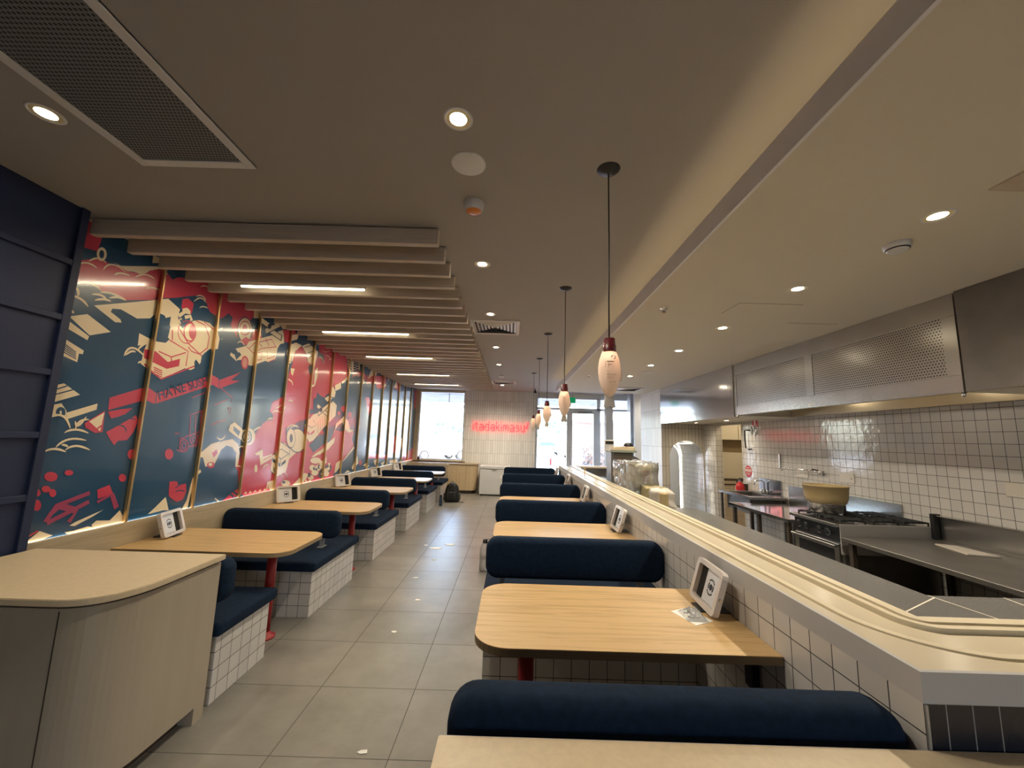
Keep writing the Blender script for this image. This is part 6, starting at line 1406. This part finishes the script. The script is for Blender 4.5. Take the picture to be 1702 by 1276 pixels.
# far steel counter
t = empty('far_counter', (1.20, 7.98, 0), 'steel counter with a pale top at the far end of the kitchen', 'counter')
MB().box(.22, 1.25, .20, .62, .99, 1.02, .003, 1).build('top', M_['host_top'], t); MB().box(.26, 1.22, .24, .58, 0, .99).build('body', M_['steel'], t)
MB().box(.3, .9, -.1, .18, .80, .82).box(.32, .34, -.08, -.06, 0, .8).box(.86, .88, -.08, -.06, 0, .8).build('lower_shelf', M_['steel'], t)
t = empty('bar_tap', (1.13, 6.05, WZ), 'thin brass post standing on the conveyor counter near its far end', 'post')
MB().cyl((0, 0, -.003), (0, 0, .11), .007).lathe([(0, .11), (.018, .11), (.02, .118), (0, .122)], n=16).build('post', M_['brass'], t)
# ladder in the arch
t = empty('step_ladder', (3.46, 8.75, 0), 'white step ladder leaning inside the tiled arch', 'ladder')
def rail(a, b_, w_=.025, d=.05):
    m = MB(); a, b_ = Vector(a), Vector(b_); v = b_-a; L2 = v.length; q = v.to_track_quat('Z', 'Y').to_matrix().to_4x4()
    bb = MB(); bb.box(-w_/2, w_/2, -d/2, d/2, 0, L2, .003, 1); m.merge(bb.bm, Matrix.Translation(a) @ q); return m
rail((-.20, 0, 0), (-.20, .30, 1.30)).build('rail', M_['white_gloss'], t); rail((.12, 0, 0), (-.06, .30, 1.30)).build('rail', M_['white_gloss'], t)
for k in range(4): 
    u = .2+.22*k; MB().box(-.19, .11-.17*u*1.0, .30*u-.04, .30*u+.04, 1.3*u-.012, 1.3*u+.012).build('step', M_['aluminium'], t)
# person behind the far counter
SK = mat('skin', (.55, .33, .22, 1), .5); HAIR = mat('black hair', (.008, .006, .006, 1), .5); CL = mat('charcoal shirt', (.05, .05, .06, 1), .8); TR = mat('dark trousers', (.02, .02, .03, 1), .8)
def person(x, y, rz):
    t = empty('person', (x, y, 0), 'person with short black hair in a dark shirt behind the till cabinet', 'person', rz=rz)
    V = [((0, 0, .86), .12), ((0, 0, 1.0), .115), ((0, .0, 1.15), .13), ((0, 0, 1.24), .12), ((0, -.0, 1.30), .055), ((0, -.015, 1.34), .05),
         ((.08, 0, .80), .085), ((.09, -.01, .45), .058), ((.09, .02, .07), .04), ((.09, -.10, .03), .035),
         ((-.08, 0, .80), .085), ((-.09, -.01, .45), .058), ((-.09, .02, .07), .04), ((-.09, -.10, .03), .035),
         ((.17, 0, 1.22), .052), ((.20, .0, 1.02), .040), ((.17, -.16, .92), .032), ((.15, -.24, .93), .026),
         ((-.17, 0, 1.22), .052), ((-.20, .0, 1.02), .040), ((-.17, -.16, .92), .032), ((-.15, -.24, .93), .026)]
    E_ = [(0, 1), (1, 2), (2, 3), (3, 4), (4, 5), (0, 6), (6, 7), (7, 8), (8, 9), (0, 10), (10, 11), (11, 12), (12, 13), (3, 14), (14, 15), (15, 16), (16, 17), (3, 18), (18, 19), (19, 20), (20, 21)]
    for s_ in (1, -1):      # five fingers per hand
        wi = 17 if s_ == 1 else 21
        for k, (dx, ln) in enumerate(((-.024, .05), (-.008, .062), (.008, .058), (.022, .045))):
            a = len(V); V.append(((s_*.15+dx, -.27, .925), .009)); V.append(((s_*.15+dx*1.2, -.27-ln, .905), .0075)); E_ += [(wi, a), (a, a+1)]
        a = len(V); V.append(((s_*.15-s_*.035, -.25, .92), .010)); V.append(((s_*.15-s_*.05, -.285, .91), .008)); E_ += [(wi, a), (a, a+1)]
    me = bpy.data.meshes.new('body'); me.from_pydata([v for v, r in V], E_, []); o = bpy.data.objects.new('body', me); COL.objects.link(o)
    sm = o.modifiers.new('skin', 'SKIN'); 
    if not me.skin_vertices: me.skin_vertices.new(name='s')
    for i, (v, r) in enumerate(V): me.skin_vertices[0].data[i].radius = (r, r*(.75 if i in (0, 1, 2, 3) else 1))
    me.skin_vertices[0].data[0].use_root = True
    o.modifiers.new('s', 'SUBSURF').levels = 1
    dg = bpy.context.evaluated_depsgraph_get(); me2 = bpy.data.meshes.new_from_object(o.evaluated_get(dg)); bpy.data.objects.remove(o)
    b = bmesh.new(); b.from_mesh(me2)
    for f in b.faces: f.smooth = True
    m = MB(); m.merge(b)
    m.ball((0, -.02, 1.425), .075, 1, 1.15, 1.25, 14)          # skull
    m.lathe([(0, 0), (.012, .004), (.009, .03), (0, .04)], (0, -.108, 1.405), 10)   # nose
    for s_ in (1, -1): m.ball((s_*.077, -.01, 1.42), .018, .4, .8, 1.3, 8)
    bo = m.build('body', [SK, CL, TR], t)
    for p in bo.data.polygons:
        c_ = p.center; p.material_index = 0 if (c_.z > 1.31 or c_.y < -.15 and c_.z > .8) else (1 if c_.z > .88 else 2)
        if c_.z < .09: p.material_index = 2
    b = MB(); b.lathe([(.079, -.005), (.085, .03), (.078, .065), (.05, .092), (0, .102)], (0, -.005, 1.435), 20, 1, 1.18)
    b.ball((0, .03, 1.43), .075, 1, .9, 1.0, 10); b.build('hair', HAIR, t)
    e = MB()
    for s_ in (1, -1): e.ball((s_*.03, -.098, 1.43), .010, 1, .6, .7, 8)
    e.build('eyes', M_['black'], t); MB().box(-.022, .022, -.101, -.094, 1.368, 1.375, .002, 1).build('mouth', mat('lips', (.4, .15, .13, 1), .5), t)
    return t
person(2.12, 7.15, math.radians(-12))

# ================================================================ far end of the dining room
t = empty('timber_cabinet', (-1.7, 11.2, 0), 'pale timber cabinet with a rounded end under the far left window', 'cabinet')
out = [(-1.08, .235), (-1.08, -.16)]+[(.58+.22*math.sin(math.radians(a)), .06-.22*math.cos(math.radians(a))) for a in range(0, 91, 9)]+[(.80, .235)]
MB().prism(out, .785, .812, bev=.002).build('top', M_['wainscot'], t)
inn = [(x-(.02 if x > 0 else 0), y+(.02 if y < 0.2 else 0)) for x, y in out]
MB().prism(inn, .09, .785).build('body', woodmat('birch ply', (.60, .46, .28, 1), (.50, .37, .21, 1), .5, 'Z', .6), t)
MB().prism([(x-(.05 if x > 0 else 0), y+(.05 if y < .2 else 0)) for x, y in inn], 0, .09).build('kickboard', M_['brown_steel'], t)
MB().box(.478, .482, -.142, -.139, .10, .78).box(-.30, -.296, -.142, -.139, .10, .78).build('door_joint', M_['brown_steel'], t)
t = empty('end_screen', (-2.2, 10.75, 0), 'low pale timber screen closing off the farthest mural-side booth', 'screen')
MB().box(-.59, .55, -.02, .02, 0, .80, .002, 1).build('panel', M_['wainscot'], t)
t = empty('cup', (-2.62, 11.33, .862), 'small dark cup on the sill of the far left window', 'cup')
MB().lathe([(0, 0), (.028, 0), (.036, .09), (.032, .09), (.026, .006), (0, .006)], n=20).build('cup_body', M_['brown_steel'], t)
t = empty('chest_freezer', (-.42, 11.07, 0), 'white chest freezer standing against the tiled pier', 'freezer')
MB().box(-.40, .42, -.24, .30, .03, .70, .015, 2).build('cabinet', M_['white_gloss'], t)
MB().box(-.41, .43, -.25, .30, .705, .785, .015, 2).build('lid', M_['white_gloss'], t)
MB().box(-.06, .06, -.262, -.25, .70, .72, .003, 1).build('lid_handle', M_['aluminium'], t)
for x, y in ((-.36, -.2), (.38, -.2), (-.36, .26), (.38, .26)): MB().cyl((x, y, 0), (x, y, .03), .018, n=10).build('foot', M_['black'], t)
t = empty('paper_tag', (-.20, 10.822, .50), 'crumpled white paper note stuck on the front of the freezer', 'paper'); 
MB().prism([(-.07, -.03), (.06, -.045), (.075, .03), (.0, .05), (-.06, .035)], -.004, .004, MY).build('note', M_['paper'], t)
# backpack
t = empty('backpack', (-1.38, 9.72, 0), 'black hiking backpack standing on the floor before the timber cabinet', 'backpack')
b = bmesh.new(); bmesh.ops.create_cube(b, size=1); bmesh.ops.subdivide_edges(b, edges=b.edges[:], cuts=7, use_grid_fill=True)
for v in b.verts:
    x, y, z = v.co*2; zz = (z+1)/2
    k = (1-.30*max(0, zz-.45)**1.2*1.4); l_ = (max(0, 1-abs(x)**3.2))**(1/3.2) if False else 1
    r2 = math.sqrt(max(.0, x*x+y*y)); s_ = 1/max(1, (abs(x)**4+abs(y)**4)**.25)
    top = 1-max(0, (x*x*.35))*max(0, zz-.5)
    v.co = Vector((x*s_*.17*k, y*s_*.12*k*(1-.25*zz), zz*.44*top))
for f in b.faces: f.smooth = True
BP = mat('black nylon', (.012, .013, .014, 1), .55, noise=.4, nscale=20, bump=.3, bscale=80); BPG = mat('grey mesh', (.05, .055, .045, 1), .7)
m = MB(); m.merge(b); m.build('main_bag', BP, t)
m = MB(); cushion(m, -.12, .12, -.17, -.08, .04, .24, .03); m.build('front_pocket', BP, t)
m = MB(); cushion(m, -.20, -.14, -.08, .06, .03, .20, .025); cushion(m, .14, .20, -.08, .06, .03, .20, .025); m.build('side_pockets', BPG, t)
m = MB()
for x in (-.06, .06): m.tube([(x, -.10, .40), (x*1.3, -.155, .30), (x*1.4, -.178, .15), (x*1.3, -.15, .03)], .012, 6)
m.tube([(-.03, .0, .435), (-.02, -.0, .465), (.02, 0, .465), (.03, 0, .435)], .008, 6); m.tube([(.15, -.1, .05), (.21, -.14, .02), (.27, -.13, .008), (.31, -.12, .008)], .007, 6)
m.build('straps', BPG, t)
t = empty('drink_bottle', (-1.535, 9.08, 0), 'slim dark water bottle standing by the fourth mural-side bench', 'bottle')
MB().lathe([(0, 0), (.036, 0), (.038, .01), (.038, .17), (.028, .19)], n=24).build('bottle_body', mat('dark blue bottle', (.02, .05, .09, 1), .3), t); MB().lathe([(.028, .19), (.03, .2), (.03, .235), (0, .24)], n=20).build('bottle_cap', M_['black'], t)
t = empty('water_jug', (-.27, 4.86, 0), 'large clear water bottle with a black cap on the aisle floor', 'bottle')
MB().lathe([(0, .002), (.055, .002), (.060, .012), (.060, .13), (.056, .14), (.060, .15), (.060, .24), (.044, .29), (.024, .312), (.022, .325)], n=32).build('bottle_body', filmmat('clear bottle plastic', .32), t)
MB().lathe([(0, .008), (.050, .008), (.055, .02), (.055, .15), (0, .151)], n=32).build('water', glassmat('water', (.90, .93, .93, 1), .06), t)
MB().lathe([(0, .352), (.024, .352), (.028, .322), (.028, .314)], n=20).tube([(.02, 0, .345), (.045, 0, .355), (.05, 0, .335), (.028, 0, .325)], .005, 6).build('cap', M_['black'], t)
MB().box(.052, .066, -.012, .012, .10, .17, .003, 1).build('grip', M_['dark_red'], t)
# scraps on the floor
scr = [(708, 906, 'paper_scrap'), (724, 911, 'x'), (748, 905, 'x'), (722, 930, 'x'), (691, 960, 'x'), (694, 997, 'x'), (655, 1050, 'x'), (603, 1250, 'x')]
def floor_at(px, py):
    d = (px-851)*_r-(py-638)*_u+650.7*_f; k = -CAM_H/d.z; return (d.x*k, d.y*k)
labs = ['two-part white paper scrap farthest down the aisle floor', 'largest white paper scrap on the aisle floor', 'white scrap just right of the largest one on the aisle floor', 'small white scrap on the aisle just below the largest one', 'thin white scrap left in the aisle beside the second mural-side bench', 'narrow white scrap mid aisle before the second mural-side bench', 'small white shred on the aisle floor level with the first mural-side bench', 'white shred on the floor close to the host counter']
fl = [(-.95, 6.2), None]
for k, (px, py, _) in enumerate(scr):
    x, y = floor_at(px, py); r = random.Random(k); s_ = (.04, .10, .085, .035, .035, .035, .03, .03)[k]
    a = r.random()*3
    o = MB((x, y, 0)).prism([(x+s_*q*math.cos(a+u), y+s_*q*.6*math.sin(a+u)) for u, q in ((0, 1), (1.2, .7), (2.4, 1), (3.4, .8), (4.8, .9))], 0, .003).build('paper_scrap', M_['paper'], label=labs[k], cat='paper scrap', group='paper scraps on the aisle floor')

# ---------------------------------------------------------------- neon sign
STROKES = {
 'i': [[(0, 0), (0, 1)], [(0, 1.32), (0, 1.42)]],
 't': [[(.12, 1.35), (.12, .2), (.22, .02), (.42, 0)], [(-.15, 1), (.42, 1)]],
 'a': [[(.05, .85), (.25, 1), (.5, .95), (.6, .75), (.6, 0)], [(.6, .55), (.25, .55), (.05, .4), (.03, .18), (.2, 0), (.42, .03), (.6, .22)]],
 'd': [[(.6, 1.45), (.6, 0)], [(.6, .75), (.42, .98), (.2, .98), (.03, .75), (.0, .5), (.03, .22), (.2, .0), (.42, .02), (.6, .25)]],
 'k': [[(0, 1.45), (0, 0)], [(.5, 1), (0, .42)], [(.18, .6), (.55, 0)]],
 'm': [[(0, 1), (0, 0)], [(0, .7), (.15, .97), (.3, .97), (.38, .75), (.38, 0)], [(.38, .7), (.52, .97), (.68, .97), (.76, .75), (.76, 0)]],
 's': [[(.5, .85), (.3, 1), (.08, .92), (.03, .72), (.2, .56), (.42, .45), (.52, .25), (.38, .03), (.15, 0), (0, .15)]],
 'u': [[(0, 1), (0, .25), (.12, .03), (.35, 0), (.55, .25)], [(.55, 1), (.55, 0)]],
 '!': [[(.25, 1.45), (.08, .4)], [(0, .05), (-.03, -.05)]]}
ADV = {'i': .36, 't': .62, 'a': .88, 'd': .88, 'k': .78, 'm': 1.05, 's': .78, 'u': .84, '!': .4}
word = 'itadakimasu!'; tot = sum(ADV[c] for c in word); sc = 1.60/tot
t = empty('neon_sign', (-1.10, 11.40, 1.75), 'red neon word sign on the tiled pier at the far end', 'neon sign')
x = .0
for c in word:
    m = MB()
    for s_ in STROKES[c]: m.tube([((x+px_)*sc, 0, pz*.185) for px_, pz in s_], .0115, 8)
    m.build('neon_letter', M_['neon'], t); x += ADV[c]
m = MB(); m.box(0, 1.6, .028, .034, .085, .089); m.build('mounting_wire', M_['brown_steel'], t)
d = bpy.data.lights.new('neon_glow', 'AREA'); d.shape = 'RECTANGLE'; d.size = 1.5; d.size_y = .2; d.energy = .5; d.color = (1, .08, .06)
o = bpy.data.objects.new('neon_glow', d); COL.objects.link(o); o.location = (-.3, 11.36, 1.87); o.rotation_euler = (math.radians(90), 0, 0)
t = empty('mirror_ball', (.70, 11.2, 2.9), None, None)
bpy.data.objects.remove(t)

# ================================================================ outside the windows
ROAD = mat('pale sunlit concrete', (.42, .42, .42, 1), .8, noise=.1, nscale=.6)
struct('ground', MB().box(-60, 60, 11.7, 120, -.14, -.04), ROAD)
struct('ground_rear', MB().box(-60, 60, -60, -3.7, -.14, -.04), ROAD)
m = MB(); m.box(-8, 12, 13.6, 13.8, 2.72, 3.12); m.build('canopy_fascia', mat('grey fascia', (.55, .58, .64, 1), .6), label='grey canopy fascia outside above the windows', cat='canopy')
m = MB(); m.box(-8, 12, 11.75, 13.75, 3.12, 3.2).box(-8, 12, 13.8, 14.3, 2.55, 2.66); m.build('canopy_roof', M_['white_paint'], label='white canopy roof edge outside the far windows', cat='canopy')
MB().box(-3.65, -3.63, 13.59, 13.8, 2.72, 3.12).box(-2.2, -2.18, 13.585, 13.6, 2.72, 3.12).build('fascia_joint', M_['brown_steel'], bpy.data.objects['canopy_fascia'])
def car(x, y, rz, colr, lab, kind='suv'):
    t = empty('car', (x, y, -.04), lab, 'car', rz=rz)
    pm = mat('car paint '+lab[:12], colr, .25, coat=.5)
    if kind == 'suv': body = [(-2.2, .35), (-2.15, .95), (-1.95, 1.05), (-1.0, 1.12), (-.45, 1.62), (.9, 1.68), (1.75, 1.62), (2.1, 1.15), (2.2, .9), (2.2, .35)]
    else: body = [(-2.1, .32), (-2.05, .75), (-1.2, .9), (-.6, 1.32), (.6, 1.36), (1.3, .98), (2.1, .88), (2.15, .35)]
    MB().prism(body, -.85, .85, MY, .04).build('body', pm, t)
    gl = mat('car glass '+lab[:12], (.05, .16, .20, 1), .05)
    if kind == 'suv': w_ = [(-.88, 1.13), (-.42, 1.56), (.85, 1.60), (1.55, 1.54), (1.8, 1.15)]
    else: w_ = [(-1.0, .92), (-.55, 1.27), (.55, 1.30), (1.1, .97)]
    MB().prism(w_, -.862, .862, MY).build('side_windows', gl, t)
    a, b_ = (body[3], body[4]) if kind == 'suv' else (body[2], body[3])
    MB().quad((a[0]-.01, -.7, a[1]+.01), (a[0]-.01, .7, a[1]+.01), (b_[0]-.03, .65, b_[1]-.02), (b_[0]-.03, -.65, b_[1]-.02)).build('windscreen', gl, t)
    for xx in (-1.35, 1.35):
        for yy in (-.80, .80):
            m = MB(); m.cyl((xx, yy-.1, .34), (xx, yy+.1, .34), .34, n=24); w2 = m.build('wheel', M_['black'], t)
            m = MB(); m.cyl((xx, yy-.11, .34), (xx, yy+.11, .34), .2, n=18); m.build('hub', M_['aluminium'], w2)
    m = MB(); m.box(body[0][0]-.02, body[0][0]+.05, -.75, -.45, .7, .85).box(body[0][0]-.02, body[0][0]+.05, .45, .75, .7, .85); m.build('headlights', M_['white_gloss'], t)
    return t
WH = (.75, .76, .77, 1)
car(-5.0, 27.0, math.radians(38), WH, 'white four-wheel drive parked outside the far left window')
car(-7.6, 31.5, math.radians(30), (.5, .55, .58, 1), 'silver sedan partly hidden behind the white four-wheel drive', 'sedan')
car(3.6, 41.0, math.radians(4), (.25, .38, .42, 1), 'teal grey sedan crossing the car park beyond the right window', 'sedan')
car(6.2, 33.0, math.radians(180), WH, 'white utility vehicle outside between glass door and tiled pier')
car(-6.5, 40, math.radians(10), (.3, .35, .4, 1), 'blue grey sedan far off before the dark long shed', 'sedan')
LEAF = mat('bleached foliage', (.16, .24, .20, 1), .8, noise=.4, nscale=3); BARK = mat('bark', (.15, .12, .1, 1), .9)
def tree(x, y, h, lab, seed):
    t = empty('tree', (x, y, -.04), lab, 'tree'); r = random.Random(seed)
    MB().cyl((0, 0, 0), (0, 0, h*.6), .12, .07, n=10).build('trunk', BARK, t)
    m = MB()
    for k in range(140):
        a = r.random()*6.28; q = math.sqrt(r.random())*h*.3; z = h*(.45+.5*r.random()); s_ = h*.045*(.6+r.random())
        c_ = Vector((q*math.cos(a), q*math.sin(a), z)); u = Vector((r.uniform(-1, 1), r.uniform(-1, 1), r.uniform(-1, 1))).normalized()*s_; v = u.orthogonal().normalized()*s_
        m.quad(c_-u, c_+v, c_+u, c_-v)
    m.build('crown', LEAF, t)
for k, (x, y, h, lab) in enumerate(((-10.4, 60, 4.4, 'tree in the middle of the left window, beyond the parked cars'), (-8.0, 62, 5.0, 'tree at the right side of the left window, beyond the cars'), (7.4, 66, 6.2, 'taller tree seen through the glass left of the door'), (4.6, 64, 3.4, 'low tree seen next to the pier edge, beyond the sedan'), (14.5, 34, 6.0, 'leafy tree outside at the far right of the storefront'))):
    tree(x, y, h, lab, k)
def shed(x0, x1, y, h, col, lab, roof=(.25, .35, .4, 1)):
    t = empty('shed', ((x0+x1)/2, y, -.04), lab, 'building'); w_ = (x1-x0)/2
    MB().box(-w_, w_, 0, 6, 0, h).build('walls', mat('wall '+lab[:10], col, .8), t); MB().prism([(-w_-.3, h), (w_+.3, h), (w_*.9, h+.7), (-w_*.9, h+.7)], -.3, 6.3, MY).build('roof', mat('roof '+lab[:10], roof, .6), t)
    m = MB()
    for k in range(int(w_*2/3)): m.box(-w_+.8+k*3, -w_+2.4+k*3, -.03, .0, .3, h*.7)
    m.build('roller_doors', M_['aluminium'], t)
shed(-24, -13.0, 72, 4.2, (.45, .5, .55, 1), 'low blue-roofed shed at the left of the window view', (.10, .25, .38, 1))
shed(-11.6, -2, 72, 2.6, (.2, .3, .36, 1), 'dark long shed across the car park behind the trees')
shed(4.6, 16, 74, 2.8, (.30, .24, .2, 1), 'brown long shed across the car park, right of the pier', (.35, .5, .55, 1))
# brick kiosk with planting beyond the door
t = empty('brick_kiosk', (5.2, 18.4, -.04), 'pinkish brick kiosk wall standing beyond the glass door', 'building')
MB().box(-2.2, .35, 0, 1.0, 0, 2.42).build('wall', tilemat('pink brick', (.34, .22, .18, 1), (.4, .36, .33, 1), (.6, .6, .3), (0, 0, 0), .02, .8, .05, .15), t)
MB().box(-2.3, .45, -.15, 1.1, 2.42, 2.56).build('parapet', M_['aluminium'], t)
m = MB(); r = random.Random(5)
for k in range(700):
    c_ = Vector((r.uniform(-1.9, .3), r.uniform(-.7, -.1), r.uniform(.1, 1.35))); u = Vector((r.uniform(-1, 1), r.uniform(-1, 1), r.uniform(-1, 1))).normalized()*.07; v = u.orthogonal().normalized()*.06
    m.quad(c_-u, c_+v, c_+u, c_-v)
m.build('planting', mat('grey shrub leaves', (.10, .10, .10, 1), .8), label='dense grey shrubs along the foot of the brick kiosk', cat='shrubs', kind='stuff').location = (5.2, 18.4, -.04)
t = empty('bollard', (1.38, 13.6, -.04), 'slim red and white bollard outside near the pier edge', 'bollard')
MB().cyl((0, 0, 0), (0, 0, .95), .04, n=16).build('post', mat('red bollard paint', (.5, .06, .05, 1), .4), t); MB().cyl((0, 0, .6), (0, 0, .72), .042, n=16).build('band', M_['white_gloss'], t)
